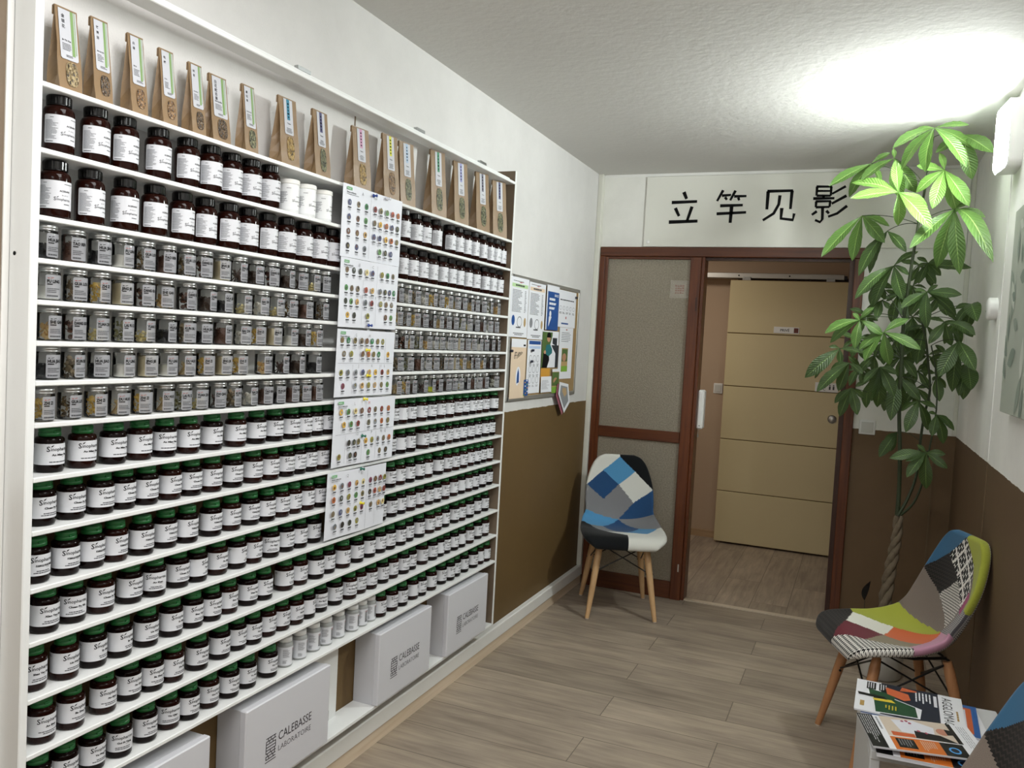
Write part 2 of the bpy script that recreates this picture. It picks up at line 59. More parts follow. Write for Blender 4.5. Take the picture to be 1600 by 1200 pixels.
LEAVES = [((1.7443,-0.97,2.4539),[(1.8686,-1.0206,2.4465),(1.9131,-0.9203,2.3659),(1.8749,-0.9967,2.2783),(1.7255,-0.9114,2.2822),(1.5895,-1.0229,2.3628),(1.6307,-0.9425,2.2906),(1.6667,-0.97,2.4441)]),((1.8568,-0.9,2.4382),[(1.9634,-1.0114,2.3339),(1.9104,-0.8526,2.2591),(1.7597,-0.9167,2.363)]),((1.5106,-0.8,2.3513),[(1.3416,-0.8698,2.2402),(1.4263,-0.758,2.2092),(1.5859,-0.8113,2.3935),(1.5567,-0.7708,2.2646)]),((1.6035,-0.8,2.3701),[(1.4717,-0.8593,2.2604),(1.7044,-0.758,2.2256),(1.5964,-0.8052,2.413),(1.6443,-0.7478,2.203)]),((1.6272,-0.9,2.2026),[(1.4377,-0.9699,2.167),(1.4362,-0.8511,2.2578),(1.6073,-0.9167,2.3377),(1.6369,-0.8569,2.0653),(1.7672,-0.9572,2.0339),(1.7485,-0.8829,2.1405)]),((1.8,-0.88,2.297),[(1.7749,-0.9059,2.3649),(1.6995,-0.8427,2.2101),(1.7643,-0.901,2.1291),(1.8648,-0.8232,2.1269),(1.9007,-0.9301,2.1329),(1.6919,-0.8655,2.3213)]),((1.8543,-0.85,2.1357),[(1.6866,-0.9371,1.9555),(1.8065,-0.7866,1.8909),(1.8896,-0.8839,1.8539),(1.9632,-1.285,1.862),(1.9629,-0.9257,2.087),(1.9144,-0.8405,2.1723)]),((1.4876,-0.72,2.1318),[(1.3274,-0.8043,1.9309),(1.4585,-0.6721,1.9294),(1.5914,-0.7383,2.0053),(1.6069,-0.6821,2.0887)]),((1.5985,-0.7,2.0643),[(1.6826,-0.741,1.9641),(1.5369,-0.6523,1.8737),(1.4914,-0.7276,1.8543),(1.5811,-0.6849,2.0183)]),((1.6363,-0.75,1.9024),[(1.4836,-0.8247,1.7417),(1.5636,-0.7029,1.7197),(1.6833,-0.7681,1.7498),(1.7326,-0.7135,1.9721),(1.6989,-0.77,1.8586)]),((1.7495,-0.62,1.9193),[(1.818,-0.6556,1.8308),(1.7172,-0.6008,1.8464),(1.9563,-0.6466,1.9075),(1.669,-0.5948,1.9369)]),((1.7754,-0.8,1.7841),[(1.6741,-0.8447,1.7064),(1.7117,-0.7689,1.6779),(1.7856,-0.8188,1.6236),(1.9031,-0.7507,1.686),(1.9084,-0.8398,1.7723),(1.8166,-0.7933,1.8167),(1.7237,-0.8,1.7928)]),((1.5988,-0.65,1.7525),[(1.5803,-0.6795,1.6596),(1.6344,-0.6381,1.7143),(1.6655,-0.6589,1.7804),(1.5299,-0.6199,1.6783)]),((1.5121,-0.9,1.6465),[(1.3732,-0.9544,1.5784),(1.395,-0.8612,1.5396),(1.4998,-0.9151,1.5184),(1.6108,-0.8646,1.5877),(1.5663,-0.9218,1.7029),(1.4809,-0.8949,1.6761)]),((1.6135,-0.85,1.5984),[(1.5427,-0.9007,1.465),(1.6478,-0.8154,1.4539),(1.7658,-0.8713,1.5281),(1.7107,-0.8135,1.6633),(1.5172,-0.8847,1.5146)]),((1.433,-0.7,1.5186),[(1.292,-0.7659,1.3727),(1.331,-0.6596,1.3695),(1.4441,-0.7081,1.4455),(1.384,-0.6857,1.5253),(1.5254,-0.7244,1.5054)]),((1.4799,-0.75,1.454),[(1.3509,-0.8132,1.3119),(1.4405,-0.7187,1.3196),(1.542,-0.7591,1.4076),(1.401,-0.7247,1.4205)]),((1.4953,-0.68,1.3376),[(1.4283,-0.7128,1.2617),(1.4522,-0.6479,1.1964),(1.5307,-0.6944,1.2132),(1.5583,-0.6576,1.2918)]),((1.6104,-0.75,1.4443),[(1.5455,-0.7831,1.3689),(1.5858,-0.7133,1.283),(1.6788,-0.7672,1.3126),(1.6123,-0.6974,1.2558),(1.6833,-0.7715,1.4144)]),((1.6923,-0.65,1.4042),[(1.6724,-0.7153,1.1999),(1.7158,-0.6133,1.2391),(1.7923,-0.6671,1.2995),(1.7418,-0.6276,1.3429)]),((1.773,-0.6,1.4336),[(1.7204,-0.621,1.3992),(1.7597,-0.5854,1.3698),(1.8268,-0.6112,1.3529),(1.8091,-0.5852,1.4687),(1.8455,-0.6202,1.4269)]),((1.7928,-0.62,1.6446),[(1.7081,-0.6508,1.6133),(1.8363,-0.6013,1.5748),(1.7648,-0.6409,1.4618),(1.7372,-0.5873,1.5496)]),((1.8563,-0.8,1.6528),[(1.7944,-0.8395,1.5551),(1.8895,-0.775,1.5527),(1.9634,-0.9169,1.5985),(1.7888,-0.7771,1.6697)]),((1.9093,-0.85,1.5739),[(1.8387,-0.9092,1.4167),(1.9043,-0.7969,1.3518),(1.9641,-1.0077,1.4505),(1.8711,-0.8175,1.4775),(1.8829,-0.8638,1.6184)]),((1.9589,-0.75,1.4825),[(1.9311,-0.7993,1.3371),(1.9638,-0.9216,1.3687),(1.9515,-0.7691,1.3206),(1.9359,-0.7346,1.4387)]),((1.8503,-0.65,1.4172),[(1.8674,-0.6877,1.3019),(1.8344,-0.6433,1.3941),(1.8901,-0.6579,1.3633)]),((1.78,-0.72,1.2983),[(1.7352,-0.7686,1.157),(1.8302,-0.6883,1.168),(1.8522,-0.7296,1.2768),(1.7138,-0.6943,1.2462)]),((1.8552,-0.75,1.2455),[(1.8407,-0.7818,1.1507),(1.8936,-0.7191,1.1158),(1.9284,-0.7622,1.1828),(1.8231,-0.739,1.2551),(1.9068,-0.767,1.2169)]),((1.8183,-0.85,1.0827),[(1.7467,-0.8958,0.9707),(1.8323,-0.8124,0.9183),(1.905,-0.8638,1.0237),(1.8967,-0.8247,1.0813),(1.739,-0.8753,1.0392),(1.7809,-0.8438,1.1138),(1.6742,-0.85,1.0423)]),((1.7123,-0.5,1.1352),[(1.6401,-0.5451,1.0101),(1.6879,-0.4784,1.0359),(1.6585,-0.5085,1.0825)]),((1.9582,-0.72,1.7419),[(1.9013,-0.7555,1.6536),(1.9637,-0.9407,1.655),(1.9251,-0.7247,1.7278),(1.9509,-0.6867,1.6312),(1.8944,-0.7393,1.7175)]),((1.5842,-0.62,1.496),[(1.6395,-0.6446,1.5317),(1.647,-0.6326,1.4685),(1.5904,-0.6188,1.4076),(1.5196,-0.6004,1.4054),(1.5064,-0.6485,1.5087)]),((1.5298,-0.6,1.4383),[(1.5852,-0.6114,1.4484),(1.5919,-0.5787,1.3871),(1.5438,-0.5936,1.3484),(1.4859,-0.6193,1.3436),(1.4783,-0.5739,1.4184),(1.4717,-0.612,1.4848)]),((1.5043,-0.62,1.5643),[(1.5763,-0.6195,1.5882),(1.5683,-0.6241,1.5303),(1.5432,-0.6012,1.4738),(1.4882,-0.6124,1.4791),(1.4459,-0.6217,1.526),(1.4266,-0.6383,1.5957)]),((1.7288,-0.58,1.5582),[(1.7884,-0.599,1.5663),(1.8035,-0.5719,1.4931),(1.7528,-0.5596,1.4604),(1.6863,-0.5751,1.4789),(1.6775,-0.5539,1.5503),(1.6835,-0.5886,1.5896)]),((1.6624,-0.58,1.3374),[(1.7342,-0.5524,1.3419),(1.7256,-0.552,1.2736),(1.6455,-0.5534,1.2324),(1.5948,-0.5924,1.3006),(1.6043,-0.6018,1.3738)]),((1.7352,-0.6,1.683),[(1.7926,-0.6082,1.7152),(1.7911,-0.5817,1.6514),(1.7604,-0.6036,1.5738),(1.7065,-0.6232,1.5604),(1.6758,-0.5943,1.6401),(1.675,-0.5972,1.7238)]),((1.6809,-0.6,1.5913),[(1.7279,-0.5982,1.6189),(1.7413,-0.5707,1.569),(1.7248,-0.6054,1.5103),(1.6778,-0.6151,1.4858),(1.6186,-0.6001,1.5447),(1.6235,-0.6155,1.5945)]),((1.576,-0.6,1.3774),[(1.6313,-0.6105,1.3965),(1.632,-0.623,1.3044),(1.5665,-0.5908,1.2433),(1.5111,-0.6276,1.3414),(1.5172,-0.5742,1.4111)]),((1.9109,-0.68,1.6687),[(1.9645,-0.6906,1.6709),(1.9637,-0.8211,1.5929),(1.9315,-0.6688,1.5584),(1.8696,-0.6526,1.5615),(1.8452,-0.6523,1.6404),(1.8718,-0.6561,1.7054)]),((1.813,-0.58,1.509),[(1.8827,-0.5578,1.536),(1.874,-0.5817,1.4346),(1.8106,-0.5621,1.4056),(1.7699,-0.5734,1.472),(1.7577,-0.5638,1.5404)]),((1.6121,-0.66,1.5598),[(1.684,-0.6779,1.5734),(1.6774,-0.6365,1.4996),(1.6272,-0.6584,1.4532),(1.5854,-0.6543,1.4823),(1.5403,-0.6535,1.5377),(1.5567,-0.6439,1.5938)]),((1.7746,-0.6,1.3551),[(1.8292,-0.6255,1.3714),(1.8367,-0.6177,1.2859),(1.7849,-0.5845,1.2509),(1.7267,-0.6254,1.2733),(1.7035,-0.608,1.3431),(1.7091,-0.5873,1.4195)]),((1.6992,-0.62,1.4935),[(1.7433,-0.6319,1.5308),(1.7603,-0.6021,1.4783),(1.7695,-0.6394,1.4027),(1.7031,-0.6297,1.3848),(1.6265,-0.6074,1.4084),(1.6414,-0.6173,1.488)]),((1.8854,-0.66,1.5126),[(1.9444,-0.6588,1.5282),(1.9324,-0.6762,1.4765),(1.9177,-0.6899,1.3968),(1.8524,-0.6574,1.3968),(1.8192,-0.6559,1.4955),(1.8327,-0.6636,1.5567)]),((1.5379,-0.62,1.6836),[(1.5994,-0.6283,1.7272),(1.5888,-0.645,1.656),(1.5927,-0.6393,1.5753),(1.5091,-0.6154,1.5881),(1.4803,-0.6444,1.639),(1.4613,-0.6392,1.7083)]),((1.663,-0.62,1.7773),[(1.7246,-0.6138,1.8255),(1.7299,-0.6447,1.7467),(1.7152,-0.6441,1.6687),(1.6488,-0.6103,1.6476),(1.6173,-0.5945,1.7531),(1.6109,-0.6213,1.8023)]),((1.5684,-0.66,1.834),[(1.6275,-0.6388,1.8749),(1.6409,-0.6758,1.8065),(1.6129,-0.6679,1.7537),(1.5522,-0.6582,1.727),(1.5117,-0.6596,1.7803),(1.5106,-0.6637,1.8543)]),((1.7243,-0.62,1.8232),[(1.7834,-0.6084,1.8977),(1.7844,-0.5929,1.8151),(1.7703,-0.6459,1.7499),(1.7137,-0.5948,1.6948),(1.6686,-0.6445,1.7571),(1.6701,-0.5943,1.8239)]),((1.7793,-0.64,1.9276),[(1.8292,-0.652,1.9455),(1.8378,-0.6226,1.8724),(1.8031,-0.6124,1.8229),(1.7457,-0.6605,1.8299),(1.7346,-0.651,1.9042),(1.7337,-0.6104,1.957)]),((1.8354,-0.66,1.7793),[(1.8822,-0.681,1.7958),(1.8834,-0.6474,1.7519),(1.8702,-0.6898,1.688),(1.8053,-0.6653,1.701),(1.787,-0.6595,1.7482),(1.7871,-0.6366,1.8052)])]
STEMS = [[(1.7334,-0.65,0.7606,0.011),(1.7321,-0.65,0.8954,0.0095),(1.7218,-0.66,1.0745,0.009),(1.7062,-0.67,1.2519,0.0085),(1.6992,-0.7,1.4874,0.008),(1.6941,-0.72,1.6612,0.0075),(1.7044,-0.76,1.8597,0.007),(1.72,-0.8,2.0807,0.006),(1.7341,-0.84,2.2402,0.005),(1.7483,-0.86,2.4406,0.004)],[(1.7359,-0.66,0.7597,0.008),(1.7757,-0.64,0.8543,0.007),(1.8017,-0.62,0.9562,0.006),(1.8069,-0.62,1.1089,0.006),(1.8137,-0.63,1.2289,0.0055),(1.8277,-0.65,1.3487,0.0055),(1.8086,-0.68,1.4792,0.005),(1.7932,-0.7,1.568,0.005),(1.767,-0.72,1.6641,0.004)],[(1.7367,-0.65,0.7521,0.007),(1.7966,-0.68,0.8333,0.005),(1.8287,-0.7,0.9577,0.0045),(1.836,-0.72,1.057,0.004),(1.8546,-0.72,1.2667,0.0035),(1.8398,-0.72,1.4381,0.003),(1.8124,-0.74,1.551,0.003)]]
TRUNK = [(1.7037,-0.65,0.134),(1.7088,-0.65,0.2969),(1.7145,-0.65,0.4105),(1.7217,-0.65,0.5026),(1.7315,-0.65,0.5948),(1.7397,-0.65,0.6713),(1.739,-0.65,0.7584)]
# ---------------------------------------------------------------- helpers
def lin(c):
    return c/12.92 if c <= 0.04045 else ((c+0.055)/1.055)**2.4
def rgb(h):
    return tuple(lin(int(h[i:i+2], 16)/255) for i in (0, 2, 4)) + (1,)
MATS = {}
def mat(name, hexc, rough=0.6, metal=0.0, bump=0.0, bscale=200.0, var=0.0, vscale=6.0, spec=0.5, coat=0.0, sheen=0.0, dist=0.001):
    if name in MATS: return MATS[name]
    m = bpy.data.materials.new(name); m.use_nodes = True
    nt = m.node_tree; b = nt.nodes['Principled BSDF']
    b.inputs['Base Color'].default_value = rgb(hexc)
    b.inputs['Roughness'].default_value = rough
    b.inputs['Metallic'].default_value = metal
    b.inputs['Specular IOR Level'].default_value = spec
    b.inputs['Coat Weight'].default_value = coat
    b.inputs['Sheen Weight'].default_value = sheen
    tc = nt.nodes.new('ShaderNodeTexCoord')
    if var > 0:
        n = nt.nodes.new('ShaderNodeTexNoise'); n.inputs['Scale'].default_value = vscale; n.inputs['Detail'].default_value = 4
        r = nt.nodes.new('ShaderNodeMapRange')
        r.inputs['To Min'].default_value = 1-var; r.inputs['To Max'].default_value = 1+var
        mx = nt.nodes.new('ShaderNodeVectorMath'); mx.operation = 'SCALE'
        mx.inputs[0].default_value = rgb(hexc)[:3]
        nt.links.new(tc.outputs['Object'], n.inputs['Vector'])
        nt.links.new(n.outputs['Fac'], r.inputs['Value'])
        nt.links.new(r.outputs['Result'], mx.inputs['Scale'])
        nt.links.new(mx.outputs[0], b.inputs['Base Color'])
    if bump > 0:
        n = nt.nodes.new('ShaderNodeTexNoise'); n.inputs['Scale'].default_value = bscale; n.inputs['Detail'].default_value = 3
        bp = nt.nodes.new('ShaderNodeBump'); bp.inputs['Strength'].default_value = bump; bp.inputs['Distance'].default_value = dist
        nt.links.new(tc.outputs['Object'], n.inputs['Vector'])
        nt.links.new(n.outputs['Fac'], bp.inputs['Height'])
        nt.links.new(bp.outputs['Normal'], b.inputs['Normal'])
    MATS[name] = m
    return m
def emis(name, col, strength):
    m = bpy.data.materials.new(name); m.use_nodes = True
    nt = m.node_tree; nt.nodes.clear()
    o = nt.nodes.new('ShaderNodeOutputMaterial'); e = nt.nodes.new('ShaderNodeEmission')
    e.inputs[0].default_value = col; e.inputs[1].default_value = strength
    nt.links.new(e.outputs[0], o.inputs[0]); MATS[name] = m
    return m

class MB:
    def __init__(s): s.v = []; s.f = []; s.m = []; s.uv = {}; s.sm = []
    def add(s, vs, fs, mi=0, xf=None, smooth=False):
        o = len(s.v)
        for p in vs:
            p = Vector(p)
            s.v.append(tuple(xf @ p) if xf is not None else tuple(p))
        for f in fs:
            s.f.append(tuple(i+o for i in f)); s.m.append(mi); s.sm.append(smooth)
        return s
    def box(s, x0, x1, y0, y1, z0, z1, mi=0, xf=None):
        vs = [(x, y, z) for x in (x0, x1) for y in (y0, y1) for z in (z0, z1)]
        return s.add(vs, [(0, 1, 3, 2), (4, 6, 7, 5), (0, 4, 5, 1), (2, 3, 7, 6), (0, 2, 6, 4), (1, 5, 7, 3)], mi, xf)
    def bbox(s, x0, x1, y0, y1, z0, z1, b=0.002, mi=0, xf=None):
        # box with chamfered edges
        vs = []; idx = {}
        for i, x in enumerate((x0, x1)):
            for j, y in enumerate((y0, y1)):
                for k, z in enumerate((z0, z1)):
                    sx, sy, sz = (1 if i == 0 else -1), (1 if j == 0 else -1), (1 if k == 0 else -1)
                    for a, p in enumerate(((x, y+sy*b, z+sz*b), (x+sx*b, y, z+sz*b), (x+sx*b, y+sy*b, z))):
                        idx[(i, j, k, a)] = len(vs); vs.append(p)
        fs = []
        for i in (0, 1):
            q = [(i, 0, 0, 0), (i, 1, 0, 0), (i, 1, 1, 0), (i, 0, 1, 0)]; fs.append([idx[t] for t in (q if i else q[::-1])])
            q = [(0, i, 0, 1), (1, i, 0, 1), (1, i, 1, 1), (0, i, 1, 1)]; fs.append([idx[t] for t in (q[::-1] if i else q)])
            q = [(0, 0, i, 2), (1, 0, i, 2), (1, 1, i, 2), (0, 1, i, 2)]; fs.append([idx[t] for t in (q if i else q[::-1])])
        for i in (0, 1):
            for j in (0, 1):
                fs.append([idx[(i, j, 0, 0)], idx[(i, j, 1, 0)], idx[(i, j, 1, 1)], idx[(i, j, 0, 1)]])
                fs.append([idx[(i, 0, j, 0)], idx[(i, 1, j, 0)], idx[(i, 1, j, 2)], idx[(i, 0, j, 2)]])
                fs.append([idx[(0, i, j, 1)], idx[(1, i, j, 1)], idx[(1, i, j, 2)], idx[(0, i, j, 2)]])
                for k in (0, 1): fs.append([idx[(i, j, k, a)] for a in (0, 1, 2)])
        return s.add(vs, fs, mi, xf)
    def lathe(s, prof, n=24, mi=0, xf=None, smooth=True, a0=0.0, a1=None):
        full = a1 is None
        if full: a1 = a0 + 2*math.pi
        vs = []; k = n if full else n+1
        for r, z in prof:
            for i in range(k):
                a = a0 + (a1-a0)*i/n
                vs.append((r*math.cos(a), r*math.sin(a), z))
        fs = []
        for j in range(len(prof)-1):
            for i in range(n):
                i2 = (i+1) % k if full else i+1
                fs.append((j*k+i, j*k+i2, (j+1)*k+i2, (j+1)*k+i))
        return s.add(vs, fs, mi, xf, smooth)
    def disc(s, r, z, n=24, mi=0, xf=None, up=True):
        vs = [(r*math.cos(2*math.pi*i/n), r*math.sin(2*math.pi*i/n), z) for i in range(n)]
        f = list(range(n)); return s.add(vs, [f if up else f[::-1]], mi, xf)
    def poly(s, pts, mi=0, xf=None):
        return s.add([(p[0], p[1], 0) if len(p) == 2 else p for p in pts], [list(range(len(pts)))], mi, xf)
    def prism(s, pts, h, mi=0, xf=None):
        n = len(pts)
        vs = [(x, y, 0) for x, y in pts] + [(x, y, h) for x, y in pts]
        fs = [list(range(n))[::-1], list(range(n, 2*n))] + [(i, (i+1) % n, n+(i+1) % n, n+i) for i in range(n)]
        return s.add(vs, fs, mi, xf)
    def tube(s, pts, rad, n=8, mi=0, xf=None, caps=True):
        pts = [Vector(p) for p in pts]
        if not isinstance(rad, (list, tuple)): rad = [rad]*len(pts)
        vs = []; prev = None
        for i, p in enumerate(pts):
            t = (pts[min(i+1, len(pts)-1)] - pts[max(i-1, 0)]).normalized()
            if prev is None:
                a = t.cross(Vector((0.31, 0.2, 0.93)))
                if a.length < 1e-3: a = t.cross(Vector((1, 0, 0)))
                a.normalize()
            else:
                a = (prev - t*prev.dot(t)).normalized()
            prev = a; b = t.cross(a)
            for k in range(n):
                w = 2*math.pi*k/n
                vs.append(p + (a*math.cos(w) + b*math.sin(w))*rad[i])
        fs = [(i*n+k, i*n+(k+1) % n, (i+1)*n+(k+1) % n, (i+1)*n+k) for i in range(len(pts)-1) for k in range(n)]
        s.add(vs, fs, mi, xf, True)
        if caps:
            o = len(pts)-1
            s.add(vs[:n], [list(range(n))[::-1]], mi, xf); s.add(vs[o*n:], [list(range(n))], mi, xf)
        return s
    def build(s, name, mats, parent=None, uvs=None):
        me = bpy.data.meshes.new(name)
        me.from_pydata(s.v, [], s.f)
        for m in (mats if isinstance(mats, (list, tuple)) else [mats]): me.materials.append(m)
        me.polygons.foreach_set('material_index', s.m)
        me.polygons.foreach_set('use_smooth', s.sm)
        if uvs:
            l = me.uv_layers.new(name='UVMap')
            for p in me.polygons:
                for li in p.loop_indices: l.data[li].uv = uvs[me.loops[li].vertex_index]
        me.update()
        o = bpy.data.objects.new(name, me); COL.objects.link(o)
        if parent: o.parent = parent
        return o
def empty(name, loc=(0, 0, 0), rz=0.0):
    o = bpy.data.objects.new(name, None); COL.objects.link(o)
    o.location = loc; o.rotation_euler = (0, 0, rz); o.empty_display_size = 0.05
    return o
def tag(o, label, cat, group=None, kind=None):
    o['label'] = label; o['category'] = cat
    if group: o['group'] = group
    if kind: o['kind'] = kind
    return o
def struct(o):
    o['kind'] = 'structure'; return o
def copy_tree(o, parent=None):
    c = o.copy(); COL.objects.link(c); c.parent = parent
    for ch in list(o.children): copy_tree(ch, c)
    return c
def kids_delete(o):
    for ch in list(o.children): kids_delete(ch)
    bpy.data.objects.remove(o)
def frame(o, u, v):
    o, u, v = Vector(o), Vector(u).normalized(), Vector(v)
    n = u.cross(v).normalized(); v = n.cross(u)
    return Matrix(((u.x, v.x, n.x, o.x), (u.y, v.y, n.y, o.y), (u.z, v.z, n.z, o.z), (0, 0, 0, 1)))
_TX = {}
def text2d(txt, res=2, bold=0.0):
    k = (txt, res, bold)
    if k in _TX: return _TX[k]
    c = bpy.data.curves.new('t', 'FONT'); c.body = txt; c.size = 1.0; c.resolution_u = res; c.offset = bold
    o = bpy.data.objects.new('t', c); COL.objects.link(o)
    bpy.context.view_layer.update()
    me = bpy.data.meshes.new_from_object(o.evaluated_get(bpy.context.evaluated_depsgraph_get()))
    vs = [(v.co.x, v.co.y) for v in me.vertices]; fs = [tuple(p.vertices) for p in me.polygons]
    bpy.data.objects.remove(o); bpy.data.curves.remove(c); bpy.data.meshes.remove(me)
    w = max([v[0] for v in vs] + [0.01])
    _TX[k] = (vs, fs, w)
    return _TX[k]
def put_text(mb, txt, x, y, size, mi, xf, align='l', bold=0.0, sx=1.0, res=2, z=0.0003, maxw=None):
    vs, fs, w = text2d(txt, res, bold)
    if maxw and w*size*sx > maxw: sx = maxw/(w*size)
    ox = x - (w*size*sx/2 if align == 'c' else (w*size*sx if align == 'r' else 0))
    mb.add([(ox+a*size*sx, y+b*size, z) for a, b in vs], fs, mi, xf)
def rect(mb, x0, y0, x1, y1, mi, xf, z=0.0002):
    mb.add([(x0, y0, z), (x1, y0, z), (x1, y1, z), (x0, y1, z)], [(0, 1, 2, 3)], mi, xf)
def text_lines(mb, x0, y0, x1, y1, n, mi, xf, fill=0.45, seed=1, align='l', z=0.0003):
    rnd = random.Random(seed); h = (y1-y0)/n
    for i in range(n):
        w = (x1-x0)*rnd.uniform(0.55, 1.0); yy = y1-(i+0.8)*h
        a = x0 if align == 'l' else (x0+x1)/2-w/2
        # words
        x = a
        while x < a+w-0.0005:
            ww = min(rnd.uniform(0.05, 0.16)*(x1-x0), a+w-x)
            rect(mb, x, yy, x+ww*0.86, yy+h*fill, mi, xf, z); x += ww
def disc2(mb, cx, cy, rx, ry, mi, xf, n=14, z=0.0003, jit=0.0, rnd=random):
    mb.add([(cx+rx*math.cos(2*math.pi*i/n)*(1-jit*rnd.random()), cy+ry*math.sin(2*math.pi*i/n)*(1-jit*rnd.random()), z) for i in range(n)], [list(range(n))], mi, xf)

# ---------------------------------------------------------------- materials
def wall_material(name, top, low, zline, bump=0.5):
    m = bpy.data.materials.new(name); m.use_nodes = True; nt = m.node_tree; b = nt.nodes['Principled BSDF']
    b.inputs['Roughness'].default_value = 0.6; b.inputs['Specular IOR Level'].default_value = 0.35
    g = nt.nodes.new('ShaderNodeNewGeometry'); sp = nt.nodes.new('ShaderNodeSeparateXYZ')
    nt.links.new(g.outputs['Position'], sp.inputs[0])
    n0 = nt.nodes.new('ShaderNodeTexNoise'); n0.inputs['Scale'].default_value = 25; nt.links.new(g.outputs['Position'], n0.inputs['Vector'])
    ma = nt.nodes.new('ShaderNodeMath'); ma.operation = 'MULTIPLY_ADD'; ma.inputs[1].default_value = 0.008; ma.inputs[2].default_value = zline-0.004
    nt.links.new(n0.outputs['Fac'], ma.inputs[0])
    gt = nt.nodes.new('ShaderNodeMath'); gt.operation = 'GREATER_THAN'
    nt.links.new(sp.outputs['Z'], gt.inputs[0]); nt.links.new(ma.outputs[0], gt.inputs[1])
    n1 = nt.nodes.new('ShaderNodeTexNoise'); n1.inputs['Scale'].default_value = 3.5; n1.inputs['Detail'].default_value = 6; n1.inputs['Roughness'].default_value = 0.7
    nt.links.new(g.outputs['Position'], n1.inputs['Vector'])
    mr = nt.nodes.new('ShaderNodeMapRange'); mr.inputs['From Min'].default_value = 0.3; mr.inputs['From Max'].default_value = 0.7
    mr.inputs['To Min'].default_value = 0.93; mr.inputs['To Max'].default_value = 1.03
    nt.links.new(n1.outputs['Fac'], mr.inputs['Value'])
    mx = nt.nodes.new('ShaderNodeMix'); mx.data_type = 'RGBA'
    mx.inputs[6].default_value = rgb(low); mx.inputs[7].default_value = rgb(top)
    nt.links.new(gt.outputs[0], mx.inputs[0])
    sc = nt.nodes.new('ShaderNodeVectorMath'); sc.operation = 'SCALE'
    nt.links.new(mx.outputs[2], sc.inputs[0]); nt.links.new(mr.outputs[0], sc.inputs['Scale'])
    nt.links.new(sc.outputs[0], b.inputs['Base Color'])
    n2 = nt.nodes.new('ShaderNodeTexNoise'); n2.inputs['Scale'].default_value = 220; n2.inputs['Detail'].default_value = 3
    nt.links.new(g.outputs['Position'], n2.inputs['Vector'])
    bp = nt.nodes.new('ShaderNodeBump'); bp.inputs['Strength'].default_value = bump; bp.inputs['Distance'].default_value = 0.0012
    nt.links.new(n2.outputs['Fac'], bp.inputs['Height']); nt.links.new(bp.outputs[0], b.inputs['Normal'])
    MATS[name] = m
    return m
